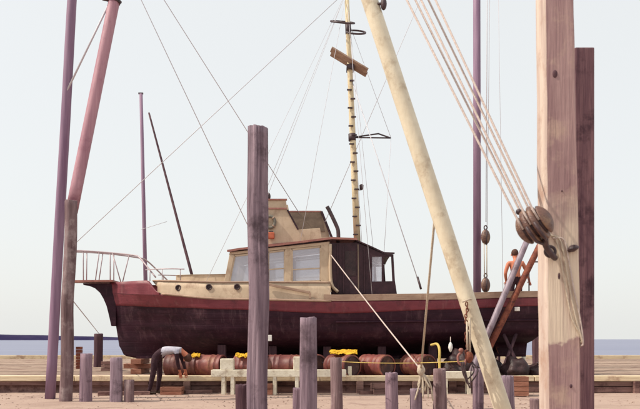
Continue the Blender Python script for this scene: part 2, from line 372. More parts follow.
MB().box((XS-.03, YC, sheer(XS)+.06), (.12, 2*half(XS)-.18, .22)).build('transom_rail', 'buff_cap', boat, .01)
# keel shoe, rudder, propeller, anode
MB().box((-.1, YC, .83), (10.4,.16,.08)).build('keel_shoe', 'hull_paint', hull)
rud = MB().prism([(5.35,.84),(5.95,.84),(6.0,1.35),(5.6,1.5),(5.4,1.5)], YC-.03, YC+.03).build('rudder', 'hull_paint', boat, .01)
pr = MB().lathe([(4.95,.02),(5.0,.06),(5.15,.06),(5.22,.02)], (0,YC,1.12))
for k in range(3):
    a = k*2.094; pr.ellipsoid((5.08, YC+.17*math.sin(a), 1.12+.17*math.cos(a)), (.02,.09,.15), Matrix.Rotation(-a,3,'X')@Matrix.Rotation(.5,3,'Z'), 10, 8)
pr.build('propeller', 'rust', boat)
MB().box(P(270,338,19.42), (.10,.05,.16)).build('zinc_anode', 'white_paint', hull, .01)
# decks
d_ = MB(); d_.grid([[Vector((X, YC+s_*(half(X)-.05), 2.05+.04*(1-s_*s_))) for s_ in (-1,-.5,0,.5,1)] for X in [lerp(.1,XS-.02,i/16) for i in range(17)]], True)
d_.build('aft_deck', 'boat_deck', boat)
d_ = MB(); d_.grid([[Vector((X, YC+s_*max(.01,half(X)-.04), max(sheer(X)-.02,2.56)+.04*(1-s_*s_))) for s_ in (-1,-.5,0,.5,1)] for X in [lerp(XB+.02,-4.3,i/10) for i in range(11)]], True)
d_.build('foredeck', 'boat_deck', boat)
# clipper knee under the bowsprit plank
kn = [P(112,283.5,YC),P(84,283.5,YC),P(84.5,285.2,YC),P(90,286,YC),P(96,288.5,YC),P(101,293,YC),P(104.5,299,YC),P(107.5,306,YC),P(110,316,YC),P(112.2,326,YC),P(117,326,YC),P(117,290,YC)]
MB().prism([(q.x,q.z) for q in kn], YC-.11, YC+.11).build('stem_knee', 'hull_paint', boat, .012)
# raised cream deck sides
def rd_top(X): return interp([(-4.7,2.95),(-2.6,2.86),(0,2.84),(.3,2.84)], X)
RX = [lerp(-4.62,.28,i/32) for i in range(33)]
rs = MB()
for sd in (-1,1):
    rs.grid([[Vector((X+(.0 if i else .32*(1-k)), YC+sd*(half(X)-.055-.05*k), lerp(max(sheer(X)-.03, 2.3), rd_top(X), k))) for k in (0,.33,.66,1)] for i, X in enumerate(RX)])
rs.grid([[Vector((X, YC+s_*(half(X)-.105), rd_top(X)+.07*(1-s_*s_))) for s_ in (-1,-.6,-.2,.2,.6,1)] for X in RX])
rs.grid([[Vector((-4.62+.32*(1-k), YC+s_*(half(-4.62)-.06), lerp(2.55,rd_top(-4.62)+.07*(1-s_*s_)*k,k))) for s_ in (-1,-.5,0,.5,1)] for k in (0,1)])
rs.grid([[Vector((.28, YC+s_*(half(.28)-.08), lerp(2.05,rd_top(.28)+.07*(1-s_*s_)*k,k))) for s_ in (-1,-.5,0,.5,1)] for k in (0,1)])
rside = rs.build('raised_deck', 'cream_paint', boat)
for sd in (-1,1):
    MB().tube([Vector((X, YC+sd*(half(X)-.10), rd_top(X)+.012)) for X in RX], .022, 8).build('deck_moulding', 'buff_cap', rside)
    for xq in (179,211,239):
        q = P(xq, 288, 20.1); X = q.x; yb = YC+sd*(half(X)-.082)
        MB().lathe([(-.04,.075),(.022,.085),(.03,.075),(.03,.055),(-.04,.052)], (X,yb,q.z-.0), Matrix.Rotation(R(-90 if sd<0 else 90),3,'Z'), 20).build('porthole', 'iron', rside)
        MB().lathe([(.0,.06),(.004,.05),(.005,.0)], (X,yb,q.z), Matrix.Rotation(R(-90 if sd<0 else 90),3,'Z'), 20).build('porthole_glass', 'tarp', rside)
# low trunk in front of the wheelhouse
t_ = MB(); TX = [lerp(-4.0,-2.35,i/10) for i in range(11)]
def tw(X): return interp([(-4.0,.85),(-3.4,1.12),(-2.35,1.32)], X)
for sd in (-1,1): t_.grid([[Vector((X, YC+sd*tw(X), lerp(2.84,3.12,k))) for k in (0,1)] for X in TX], False)
t_.grid([[Vector((X, YC+s_*(tw(X)+.03), 3.12+.07*(1-s_*s_))) for s_ in (-1,-.6,-.2,.2,.6,1)] for X in TX])
t_.grid([[Vector((-4.0, YC+s_*tw(-4.0), lerp(2.84,3.12+.07*(1-s_*s_)*k,k))) for s_ in (-1,-.5,0,.5,1)] for k in (0,1)])
t_.build('trunk_cabin', 'cream_paint', boat)

# wheelhouse
YN, YF = 19.86, 2*YC-19.86
def q2(x, y): v = P(x, y, YN); return (v.x, v.z)
wh = MB()
TOPL, TOPR = (231.5,252.5), (329.5,241.5)
def topy(x): return lerp(TOPL[1], TOPR[1], (x-TOPL[0])/(TOPR[0]-TOPL[0]))
house = None
parts = []
for (ya, yb) in ((YN, YN+.06), (YF-.06, YF)):
    low = [(223,292),(223,284.5),(321,281),(329,281),(332,292)]
    wh.prism([q2(*p) for p in low], ya, yb)
    wh.prism([q2(*p) for p in [(223.6,284.4),(229.3,255),(234.3,255),(228.4,284.4)]], ya, yb)           # windscreen post
    wh.prism([q2(*p) for p in [(229,254.9),(329.5,244.5),(329.5,241.5),(229.7,252.2)]], ya, yb)        # header
    for xa, xb in ((263,268),(285,291.5),(321,329.5)):
        wh.prism([q2(xa,topy(xa)+2.7),q2(xb,topy(xb)+2.7),q2(xb,283.5),q2(xa,283.5)], ya+.003, yb-.003)
# front face posts and sill
for yy in (YN+.06, YC-.5, YC+.42, YF-.14):
    wh.beam(Vector((*q2(226,284),0)).xzy+Vector((0,yy+.04,0)), Vector((*q2(231.6,254.5),0)).xzy+Vector((0,yy+.04,0)), .08, .07, Vector((0,1,0)))
wh.box((q2(224.5,288)[0], YC, q2(0,288)[1]), (.08, YF-YN-.12, .24)); wh.box((q2(231.5,253.5)[0], YC, q2(0,253.5)[1]), (.08, YF-YN-.12, .10))
# after bulkhead with a doorway
xa = q2(328.2,0)[0]
wh.box((xa, YN+.5, 3.28), (.06,.86,1.3)); wh.box((xa, YF-.5, 3.28), (.06,.86,1.3)); wh.box((xa, YC, 3.85), (.06,1.2,.2))
house = wh.build('wheelhouse', 'cream_paint', boat, .008)
for (yy, far) in ((YN+.03, 0), (YF-.03, 1)):
    for nm, pts, bar in (('a', [(234.2,255.3),(263,252),(263,284),(228.4,284.2)], None), ('b', [(268,251.5),(285,249.7),(285,282.5),(268,283)], (268,285)), ('c', [(291.5,249),(321,246),(321,281.5),(291.5,282.3)], (291.5,321))):
        wnd = MB()
        pp = [Vector((q2(*p)[0], yy, q2(*p)[1])) for p in pts]
        cen = sum(pp, Vector())/4
        for i in range(4):
            a, b = pp[i], pp[(i+1)%4]; a = a+(cen-a).normalized()*.02; b = b+(cen-b).normalized()*.02
            wnd.beam(a, b, .045, .04, Vector((0,1,0)))
        if bar: 
            wnd.beam(P(bar[0],270,YN).xyz*Vector((1,0,1)) if False else Vector((q2(bar[0],269.5)[0],yy,q2(0,269.5)[1])), Vector((q2(bar[1],268)[0],yy,q2(0,268)[1])), .03, .03, Vector((0,1,0)))
        wo = wnd.build('window', 'cream_paint', house)
        inn = [(p.x+(cen.x-p.x)*.03, p.z+(cen.z-p.z)*.03) for p in pp]
        MB().prism(inn, yy-.003, yy+.003).build('pane', 'glass', wo) if False else None
        pn = MB().prism(inn, yy-.003, yy+.003)
        po = pn.build('pane', 'glass', house)
for ya, yb in ((YN+.14,YC-.46),(YC-.40,YC+.40),(YC+.46,YF-.14)):   # windscreen panes
    a0, b0 = q2(227,283.5), q2(231.6,256)
    MB().add([(a0[0],ya,a0[1]),(a0[0],yb,a0[1]),(b0[0],yb,b0[1]),(b0[0],ya,b0[1]),(a0[0]+.008,ya,a0[1]),(a0[0]+.008,yb,a0[1]),(b0[0]+.008,yb,b0[1]),(b0[0]+.008,ya,b0[1])],
             [(0,1,2,3),(7,6,5,4),(0,4,5,1),(1,5,6,2),(2,6,7,3),(3,7,4,0)]).build('pane', 'glass', house)
# roof with an overhanging brow
rf = MB(); rpts = [(227.5,252.3),(240,250.3),(280,246),(332,239.5),(357,240.5)]
rows = []
for side_z in (0, .055):
    rows.append([[Vector((q2(x,y)[0], YC+s_*(YC-YN+.10), q2(x,y)[1]+side_z+.10*(1-s_*s_))) for s_ in (-1,-.6,-.2,.2,.6,1)] for x, y in rpts])
rf.grid(rows[0], False); rf.grid(rows[1], False)
for e_ in (0,-1):
    rf.grid([[rows[k][i][e_] for k in (0,1)] for i in range(len(rpts))], False); rf.grid([[rows[k][e_][j] for k in (0,1)] for j in range(6)], False)
roof = rf.build('roof', 'trim_red', boat)
# lower fore hatch board leaning along the side deck and a mooring post
MB().beam(P(266,284,19.45), P(310,292.5,19.42), .05, .07).build('side_board', 'buff_cap', boat, .01)
MB().beam(P(310,292.5,19.42), P(310,298.5,19.42), .05,.05).build('side_board_end', 'buff_cap', boat)
MB().lathe([(0,.05),(.05,.055),(.09,.10),(.13,.10),(.16,.03)], P(323,296,19.72), Matrix.Rotation(R(-90),3,'Y')).build('bollard', 'trim_red', boat)
# open-backed shelter abaft the wheelhouse
YS = YN+.04; YSF = 2*YC-YS
def q3(x, y): v = P(x, y, YS); return (v.x, v.z)
shel = MB().box((q3(333,0)[0], YC, q3(0,246)[1]), (.07, YSF-YS-.12, .09)).build('aft_shelter', 'dark_trim', boat, .006)
for ya, yb in ((YS, YS+.05), (YSF-.05, YSF)):
    sh = MB()
    for poly in ([(329.7,243),(357,242.5),(372,249.0),(372,294),(333,294)], [(372,281.5),(395,281),(397,294),(372,294)], [(372,249.0),(384,254.2),(393.5,254.6),(393.5,256.6),(372,256.6)],
                 [(391.2,256.6),(393.5,256.6),(395,281.2),(392.4,281.2)], [(381.8,256.6),(383.6,256.6),(383.6,281.3),(381.8,281.3)]):
        sh.prism([q3(*p) for p in poly], ya, yb)
    sh.build('side_panel', 'dark_trim', shel)
for yy in (YS+.025, YSF-.025):
    MB().prism([q3(*p) for p in [(372,256.6),(381.8,256.6),(381.8,281.4),(372,281.4)]], yy-.003, yy+.003).build('pane', 'glass', shel)
    MB().prism([q3(*p) for p in [(345,251),(356,250.6),(356,276),(345,276)]], yy-.031, yy+.031).build('shutter', 'tarp', shel, .008)
for yy in (YS-.008, YSF+.008):
    for xq, y0 in ((337.5,244),(343,244),(358,244.5),(364,247)):
        MB().beam(Vector((q3(xq,0)[0],yy,q3(0,y0)[1])), Vector((q3(xq+.6,0)[0],yy,q3(0,293)[1])), .03, .045, Vector((0,1,0))).build('batten', 'olive_panel' if xq == 358 else 'dark_trim', shel)
sr = MB(); rr_ = [(356,241),(372,248),(384,253.6),(394.5,254)]
rows = [[[Vector((q3(x,y)[0], YC+s_*(YC-YS+.04), q3(x,y)[1]+dz+.08*(1-s_*s_))) for s_ in (-1,-.5,0,.5,1)] for x, y in rr_] for dz in (0,.04)]
for r_ in rows: sr.grid(r_, False)
for e_ in (0,-1): sr.grid([[rows[k][i][e_] for k in (0,1)] for i in range(4)], False); sr.grid([[rows[k][e_][j] for k in (0,1)] for j in range(5)], False)
sr.build('shelter_roof', 'dark_trim', shel)
# curved cream corner post where the house ends
MB().tube(smooth_path([P(330.3,244,YN-.01),P(330.3,270,YN-.01),P(332,285,YN-.01),P(338,292,YN-.03)],6), .045, 8).build('corner_post', 'cream_paint', boat)
# flying bridge
YB = 20.15; YBF = 2*YC-YB
def q4(x, y): v = P(x, y, YB); return (v.x, v.z)
fb = MB()
near = [(253,200),(286,200),(287,210),(291,214),(297.5,229.5),(320,228),(322,240),(253,247.5)]
fb.prism([q4(*p) for p in near], YB, YB+.05)
def q5(x, y): v = P(x, y, YBF); return (v.x, v.z)
fb.prism([q5(*p) for p in [(260,205),(288,205),(289,211.5),(321,211.5),(332,243),(262,250)]], YBF-.05, YBF)
fx = q4(253,0)[0]; fb.box((fx+.03, YC, (q4(0,200)[1]+q4(0,247)[1])/2), (.06, YBF-YB-.1, q4(0,200)[1]-q4(0,247)[1]))
bridge = fb.build('flying_bridge', 'cream_paint', boat, .006)
MB().prism([q5(*p) for p in [(290,213),(320.5,213),(325,232),(293,232)]], YBF-.075, YBF-.055).build('shaded_seat_back', 'olive_panel', bridge)  # seat back on the far coaming, its shade put into the dark colour
MB().box((q4(308,0)[0], YC, q4(0,230)[1]), (.5, YBF-YB-.2, .06)).build('seat', 'olive_panel', bridge, .01)
for ya in (YB-.012, YBF-.05):
    for a, b in (((252,199.6),(287,199.6)),((252,208.6),(287,208.6)),((253,246.5),(322,239.8))):
        if ya > YC: continue
        MB().beam(Vector((q4(*a)[0],ya+.02,q4(*a)[1])), Vector((q4(*b)[0],ya+.02,q4(*b)[1])), .08 if ya < YC else .07, .04).build('trim', 'trim_red', bridge)
for a, b in (((289,211.8),(321.5,211.8)),):
    MB().beam(Vector((q5(*a)[0],YBF-.03,q5(*a)[1])), Vector((q5(*b)[0],YBF-.03,q5(*b)[1])), .08, .045).build('trim', 'trim_red', bridge)
MB().beam(Vector((q4(287.5,210)[0],YB-.005,q4(0,210)[1])), Vector((q4(298,229.5)[0],YB-.005,q4(0,229.5)[1])), .05, .045).build('coaming_trim', 'dark_trim', bridge)
MB().beam(P(321.5,211.5,YBF-.1), P(333.5,242,YBF-.1), .07,.07).build('bridge_strut', 'dark_trim', bridge)
MB().ellipsoid(P(268.5,196.5,YB+.3), (.06,.06,.11)).build('horn', 'iron', bridge)
# bent exhaust stack
MB().tube(smooth_path([P(327,206.5,20.6),P(330,212,20.6),P(337,227,20.6),P(338.3,233,20.6),P(338.3,243,20.6)],6), .055, 10).build('exhaust_stack', 'iron', boat)
# pulpit
pl = MB(); ps = [(-7.36,.15),(-7.2,.22),(-6.6,.30),(-5.9,.34)]
rows = [[[Vector((x, YC+s_*wd, 2.985+dz)) for s_ in (-1,0,1)] for x, wd in ps] for dz in (0,.05)]
for r_ in rows: pl.grid(r_, False)
for e_ in (0,-1): pl.grid([[rows[k][i][e_] for k in (0,1)] for i in range(4)], False); pl.grid([[rows[k][e_][j] for k in (0,1)] for j in range(3)], False)
plank = pl.build('pulpit_plank', 'trim_red', boat)
for sd in (-1,1):
    def pq(x, y, yo): return P(x, y, YC)+Vector((0, sd*yo*(.55 if x < 112 else .55+.45*min(1,(x-112)/40)), 0))
    top = [pq(66,251.8,.16),pq(73,251.2,.26),pq(85,251.5,.30),pq(112,253.5,.34),pq(136,256.5,.42),pq(143,259,.52),pq(152,268,.70),pq(163,280,.95)]
    MB().tube(smooth_path(top,5), .022, 8).build('pulpit_rail', 'rail_steel', plank)
    for a, b in (((70,251.2,.24),(70,283,.22)),((85,251.5,.30),(85,282.5,.26)),((101,253,.32),(97,282,.30)),((112,253.7,.34),(112,282,.33)),((114.5,254,.35),(124,283,.50)),((132,256,.40),(126,283,.52)))[:6 if sd < 0 else 4]:
        MB().tube([pq(*a), pq(*b)], .016, 8).build('stanchion', 'rail_steel', plank)
    q_ = smooth_path([pq(152,272.5,.80),pq(165,272.3,1.0),pq(180,272.5,1.15),pq(192,273,1.2)],4)
    lr = MB().tube(q_, .014, 8).build('deck_rail', 'rail_steel', boat)
    for xq, yo in ((157,.88),(170,1.06),(188,1.18)): MB().tube([pq(xq,272.4,yo), pq(xq,283.5,yo)], .012, 6).build('stanchion', 'rail_steel', lr)
MB().tube(smooth_path([P(66,251.8,YC)+Vector((0,-.088,0)),P(64.8,252,YC),P(66,251.8,YC)+Vector((0,.088,0))],5), .022, 8).build('pulpit_rail', 'rail_steel', plank)
# mast with steps, hoops, lookout plank and spreader
def mx_(y): return lerp(346.3, 357.2, (y+14)/(256))
mast = MB().tube([P(mx_(y), y, YC) for y in (-14,40,100,180,242)], [.062,.072,.082,.092,.098], 14).build('mast', 'mast_paint', boat)
for i, y in enumerate(range(82,236,9)):
    s_ = -1 if i%2 else 1; c = P(mx_(y), y, YC)
    MB().box(c+Vector((s_*.045,-.105,0)), (.14,.055,.035)).build('step', 'iron', mast)
def hoop(cx, cy, rx):
    c = P(cx, cy, YC); MB().tube([c+Vector((rx*math.cos(a), rx*math.sin(a), .06*math.cos(a)*0)) for a in [2*math.pi*k/32 for k in range(32)]], .026, 8, closed=True).build('lookout_hoop', 'iron', mast)
for (cx, cy, rx, tl) in ((342.5,23,.34,-.10),(356,33,.27,-.05)):
    c = P(cx, cy, YC)
    MB().tube([c+Vector((rx*math.cos(a), rx*.9*math.sin(a)-.05, .15*math.sin(a)+tl*math.cos(a)*.3)) for a in [2*math.pi*k/32 for k in range(32)]], .027, 8, closed=True).build('lookout_hoop', 'iron', mast)
MB().tube([P(mx_(24),24,YC), P(mx_(34),34,YC)], .085, 10).build('hoop_collar', 'iron', mast)
for dy in (-.16,.14):
    MB().beam(P(331,53,YC)+Vector((0,dy-.12,0)), P(367,73,YC)+Vector((0,dy+.0,0)), .20, .055, Vector((0,.25,1))).build('lookout_plank', 'buff_cap', mast, .008)
MB().box(P(350.3,66,YC)+Vector((0,0,-.07)), (.22,.40,.12)).build('plank_bracket', 'iron', mast, .01)
sp_ = MB()
A, B, C_ = P(352,137.5,YC), P(390.5,138,YC), P(379,131.3,YC)+Vector((0,.25,0))
for a, b in ((A,B),(B,C_),(C_,A)): sp_.tube([a,b], .022, 8)
sp_.build('spreader', 'iron', mast)
MB().tube([P(352,134,YC),P(352.2,141,YC)], .11, 12).build('spreader_collar', 'iron', mast)
MB().lathe([(0,.02),(.03,.055),(.14,.06),(.17,.02)], P(361.5,190,YC), Matrix.Rotation(R(-90),3,'Y')).build('mast_lamp', 'iron', mast)
MB().beam(P(355,190,YC),P(361.5,190,YC),.02,.02).build('lamp_arm', 'iron', mast)
# standing rigging belongs to the boat
def stay(a, b, r=.006, m='wire'): MB().tube([a,b], r, 6).build('stay', m, mast)
MT = P(346.5,-9,YC)
stay(MT, P(66,252,YC), .010)
for (x, y, Y) in ((205,284,20.0),(266,200,20.2),(300,243,19.8),(262,200,22.3)): stay(MT+Vector((0,0,-.02)), P(x,y,Y))
for (x, y, Y) in ((372,294,19.5),(378,294,22.9),(365,294,23)): stay(P(346.7,-5,YC), P(x,y,Y))
stay(P(350,75,YC), P(421,289,19.5), .012)
MB().tube([P(417.5,277,19.6), P(421,289,19.5)], .03, 8).build('turnbuckle', 'iron', mast)
stay(P(391,138,YC), P(384,254,20.2), .006); stay(P(391,138,YC), P(348,20,YC), .006)
# stern fittings
MB().box(P(517,309,19.62), (.14,.08,.11)).build('stern_lamp', 'white_paint', boat, .015)
for xq in (529,541):
    MB().tube([P(xq,294,20.0), P(xq,262,20.0)], .018, 8).build('stern_rail_post', 'iron', boat)
MB().tube(smooth_path([P(529,262,20.0),P(541,262,20.0),P(543.5,265,20.2),P(543.5,290,20.4)],5), .018, 8).build('stern_rail', 'iron', boat)

# things on the boat
lr = empty('life_ring', P(270,222,YB-.05), 'round grey life ring hung on the flying bridge side', 'life ring')
c = P(270,222,YB-.055)
MB().tube([c+Vector((.135*math.cos(a),0,.155*math.sin(a))) for a in [2*math.pi*k/28 for k in range(28)]], .042, 10, closed=True).build('ring', 'ring_grey', lr)
for a in (.8,2.36,3.93,5.5): MB().tube([c+Vector((.135*math.cos(a+d),0,.155*math.sin(a+d))) for d in (-.12,0,.12)], .047, 10).build('band', 'buff_cap', lr)
fl = empty('signal_lamp', P(271,239,YB-.08), 'small orange lamp box below the life ring', 'lamp')
MB().box(P(271,235.5,YB-.07), (.19,.12,.17)).build('housing', 'orange_paint', fl, .02); MB().box(P(271,231.8,YB-.07), (.12,.08,.04)).build('cap', 'iron', fl, .01)

# ------------------------------------------------------------------ supports under the boat
for i, X in enumerate((-5.2,-2.9,-.4,2.2,4.6)):
    nm = ['under the forefoot','abaft the forefoot','under the wheelhouse keel','under the after keel','under the stern keel'][i]
    kb = empty('keel_block', (X,YC,DZ), 'stack of squared timbers '+nm+' of the boat', 'keel block', 'timber stacks under the keel')
    for j in range(3):
        M = Matrix.Rotation(random.uniform(-.06,.06),3,'Z')
        MB().box((X,YC,DZ+.073+.14*j), (.9,.3,.138) if j%2 else (.3,.95,.138), M).build('timber', 'crate', kb, .008)
for sd, lab in ((-1,'landward'),(1,'seaward')):  # beams added to prop the bilge and darken the view beneath the hull
    crd = empty('hull_cradle', (.8,YC+sd*1.0,DZ), 'added dark heavy cradle beam with posts under the '+lab+' bilge of the boat', 'cradle')
    MB().box((.9,YC+sd*1.0,DZ+.15), (7.6,.3,.30)).build('beam', 'piling_dark', crd, .01)
    for X in (-2.7,-1.3,.2,1.7,3.1,4.4):
        uu = min((k/200 for k in range(60)), key=lambda q: abs(abs(hullpt(X,q).y-YC)-1.0)); zt = hullpt(X,uu).z+.02
        MB().box((X,YC+sd*1.0,(DZ+.30+zt)/2), (.22,.26,zt-DZ-.30)).build('post', 'piling_dark', crd, .008)
for X, dx in ((4.95,.45),(5.3,-.5)):
    hp = hullpt(X, .40, -.02, -1)
    tag(MB().tube([Vector((X+dx, YC-1.75, DZ)), hp], .05, 8).build('stern_prop', 'piling_dark'), 'thin dark prop leaning '+('aft' if dx > 0 else 'forward')+' at its foot under the stern', 'prop', 'props under the stern')

# ------------------------------------------------------------------ drums, cloths and lines on the pier
def drum(pxc, Y, rz, label, roll=0):
    X = (pxc-CX)/F*Y; loc = Vector((X,Y,DZ+.0)); r = empty('oil_drum', loc, label, 'drum', 'oil drums lying on the pier')
    L_, rd = .87, .288
    M = Matrix.Rotation(roll,3,'X')
    pf = [(-L_/2,rd-.035),(-L_/2,rd-.004),(-L_/2+.012,rd+.004),(-L_/2+.03,rd-.004)]
    for rc in (-.28,-.145,.145,.28): pf += [(rc-.025,rd-.004),(rc-.01,rd+.010),(rc+.01,rd+.010),(rc+.025,rd-.004)]
    pf += [(L_/2-.03,rd-.004),(L_/2-.012,rd+.004),(L_/2,rd-.004),(L_/2,rd-.035)]
    ob = MB().lathe(pf, (0,0,rd+.014), M, 28).build('shell', 'drum_red', org=(0,0,0)); ob.parent = r
    sd_ = pxc*.37
    for v in ob.data.vertices:                         # dents
        q = v.co-Vector((0,0,rd+.014)); k = noise.noise(Vector((q.x*3.2+sd_, q.y*4, q.z*4)))
        if k > .12 and abs(q.x) < L_/2-.05: v.co -= Vector((0,q.y,q.z))*min(.14,(k-.12)*.35)
    for s_ in (-1,1):
        x = s_*(L_/2-.03); ob = MB().lathe([(x,rd-.012),(x+s_*.008,rd-.05),(x,rd-.08),(x,0)], (0,0,rd+.014), M, 28).build('end', 'drum_end', org=(0,0,0)); ob.parent = r
        b = MB().lathe([(x,.034),(x+s_*.022,.034),(x+s_*.022,0)], (0,.0,rd+.014)+Vector() if False else Vector((0,.18*math.cos(roll),rd+.014+.18*math.sin(roll))), None, 10).build('bung', 'iron', org=(0,0,0)); b.parent = ob
    r.rotation_euler = (0,0,rz); return r
drum(183,19.15,R(-14),'rust-red drum lying behind the bending person',.4)
drum(208,19.0,R(-18),'rust-red ribbed drum beside the white block on the bench',1.1)
drum(252,19.05,R(-16),'rust-red drum half hidden by the tall piling',2.2)
drum(286,19.0,R(-12),'rust-red drum beside the tall piling with its end by the stout post',.9)
drum(342,19.0,R(-54),'rusty drum under the bright yellow oilskin',1.9)
drum(376,19.1,R(-52),'rusty drum with open dark end beside the yellow hose',2.8)
drum(312,19.9,R(-70),'dark drum standing back in the shade of the hull',.3)
drum(418,19.5,R(-60),'dark drum behind the knotted rope',1.2)
def cloth(name, x0, x1, yt, Y, label, seed, thick=.05, dep=.4):
    rows = []; a, b = P(x0,yt,Y), P(x1,yt,Y)
    for i in range(61):
        t = i/60; row = []
        for j in range(31):
            s = j/30-.5; k = noise.noise(Vector((t*5+seed, s*4, seed))); k2 = noise.noise(Vector((t*14, s*9+seed, 2)))
            ed = 1+.25*noise.noise(Vector((t*4, seed, s)))
            row.append(Vector((lerp(a.x,b.x,t)+.05*k2, Y+s*dep*ed, lerp(a.z,b.z,t)-abs(s)**2*.55*dep/.4+.04*k+.008*k2-.035*abs(noise.noise(Vector((t*9+s*5+seed, s*7-t*3, 6)))))))
        rows.append(row)
    o = MB().grid(rows).build(name, 'yellow_cloth'); sm = o.modifiers.new('solid','SOLIDIFY'); sm.thickness = .006
    return tag(o, label, 'oilskin')
o = cloth('oilskin', 330, 357, 349.6, 18.95, 'bright yellow oilskin crumpled over a rusty drum', 3.1, dep=.30)
o = cloth('oilskin_rag', 236, 250, 353.3, 18.9, 'small yellow rag on the drum next to the tall piling', 8.4, dep=.24)
o = cloth('oilskin_rag', 192, 200, 353.5, 18.95, 'small yellow rag on the drum near the bending person', 5.4, dep=.22)
rope('yellow_hose', smooth_path([P(431,345,19.35),P(437,344,19.2),P(439.5,350,19.0),P(439.5,362,18.95),P(440.5,373,18.9),P(446,376.3,18.85),P(452,376.5,18.9)],6), .035, 'rope_yellow', 'yellow hose hanging down from the hull to the pier', 'hose')
rope('yellow_line', curve_pts(P(341,361.5,14.0), P(466,361,10.45), .03), .006, 'rope_yellow', 'thin yellow line stretched from a piling to the hanging chain gear', 'line')
fo = empty('float', P(450.5,352,19.1), 'small white float hanging under the hull', 'float')
MB().lathe([(0,.01),(.03,.035),(.12,.06),(.20,.05),(.26,.015)], P(450.5,352,19.1), Matrix.Rotation(R(-90),3,'Y'), 16).build('body', 'white_paint', fo)
MB().tube([P(450.5,342,19.1),P(450.5,337,19.3)], .012, 6).build('lanyard', 'rope', fo)

# white bench along the pier edge, blocks on it
def bench(x0, x1, Y, zt, legs, label, th=.17):
    a, b = (x0-CX)/F*Y, (x1-CX)/F*Y
    r = empty('staging_bench', ((a+b)/2,Y,0), label, 'bench')
    MB().box(((a+b)/2,Y,zt-th/2), (b-a,.34,th)).build('top', 'white_timber', r, .01)
    for xl in legs:
        X = (xl-CX)/F*Y
        for dy in (-.12,.12): MB().box((X,Y+dy,(zt-th)/2), (.085,.07,zt-th)).build('leg', 'white_timber', r, .006)
    return r
bench(212,346,18.05,.60,(224,233,275,297,340),'long white timber bench with legs along the pier edge')
bench(440,472,18.05,.56,(445,468),'short white bench behind the hanging chain gear')
def wblock(x0, x1, y0, y1, Y, zb, label):
    a, b = P(x0,y0,Y), P(x1,y1,Y); tag(MB().box(((a.x+b.x)/2, Y, zb+(a.z-b.z)/2), (b.x-a.x,.3,a.z-b.z)).build('timber_block', 'white_timber', None, .014), label, 'block')
wblock(221,234,361,372,18.05,.60,'white squared block on the bench beside the rust-red drum')
wblock(293.5,302,357,370,18.05,.60,'white squared block on the bench beside the stout post')
wblock(342,351.5,366,378,18.75,DZ,'white squared block under the yellow oilskin')
# clutter on the ground in front of the pier
def crate_(x0, x1, y0, Y, dep, label, m='crate', rz=0, zb=0):
    a, b = (x0-CX)/F*Y, (x1-CX)/F*Y; hgt = HZ+(HY-y0)/F*Y-zb
    r = empty('crate', ((a+b)/2,Y,zb), label, 'crate', 'boxes on the ground along the pier')
    n_ = max(2, int(hgt/.1)); hh = hgt/n_
    for k in range(n_):
        for s_ in (-1,1):
            ob = MB().box((0, s_*dep/2, hh*(k+.5)), (b-a,.025,hh-.012)).build('slat', m, None, .003); ob.parent = r
            ob.location = ob.location
            ob = MB().box((s_*((b-a)/2-.013), 0, hh*(k+.5)), (.024,dep-.03,hh-.012)).build('slat', m, None, .003); ob.parent = r
    ob = MB().box((0,0,hgt-.03), (b-a-.06,dep-.06,.02)).build('lid', m); ob.parent = r
    r.rotation_euler = (0,0,rz); return r
crate_(162,183,386.5,17.95,.4,'low reddish slatted box in front of the bending person')
crate_(256,272,383,18.0,.35,'brown slatted box beside the foot of the tall piling', 'crate', .15)
crate_(512,527,376,17.6,.4,'rust-brown slatted box beside the foot of the white boom', 'crate', -.1)
crate_(372,384,383,18.05,.3,'small brown box leaning to the pier face by a short piling', 'face_board', .2)
crate_(76.5,82,346.5,24.5,.3,'upright orange-brown box on the pier behind the tall piling', 'rust', .2, DZ)
crate_(104,118,361,23.0,.5,'low wide brown box on the pier beyond the short pilings', 'face_board', -.1, DZ)
crate_(134,149,361.5,24.0,.5,'low pale box on the pier seen under the bow', 'white_timber', .05, DZ)
def heap(x, Y, zb, rad, label, seed):
    def f(q): return q*(1+.45*noise.noise(q*4+Vector((seed,0,0)))+.16*noise.noise(q*13+Vector((seed,4,0))))
    c = Vector(((x-CX)/F*Y, Y, zb+rad[2]*.62)); o = MB().ellipsoid(c, rad, None, 26, 16, f).build('tarpaulin_heap', 'tarp')
    for v in o.data.vertices:
        if v.co.z+ORG[o].z < zb: v.co.z = zb-ORG[o].z
    o.location.z = o.location.z
    return tag(o, label, 'heap')
heap(515,19.2,DZ,(.33,.35,.34),'dark tarpaulin heap under the stern beside the boom',1.7)
heap(538,19.5,DZ,(.28,.3,.22),'low dark tarpaulin heap against the squared timber',4.2)
heap(463,19.6,DZ,(.48,.4,.42),'dark heap of netting behind the hanging chain gear',7.9)
heap(492,19.9,DZ,(.3,.3,.26),'dark bundle behind the foot of the leaning pipes',11.3)
ce = empty('rope_coil', P(486,0,18.95)*Vector((1,1,0))+Vector((0,0,DZ)), 'dark coil of heavy rope on the pier behind the boom', 'rope coil')
c = P(486,0,18.95); c.z = DZ
for k in range(5):
    MB().tube([c+Vector(((.26-.015*(k%2))*math.cos(a), (.26-.015*(k%2))*math.sin(a), .04+.062*k+.012*math.sin(3*a+k))) for a in [2*math.pi*q/28 for q in range(28)]], .034, 8, closed=True).build('turn', 'rope_dark', ce)
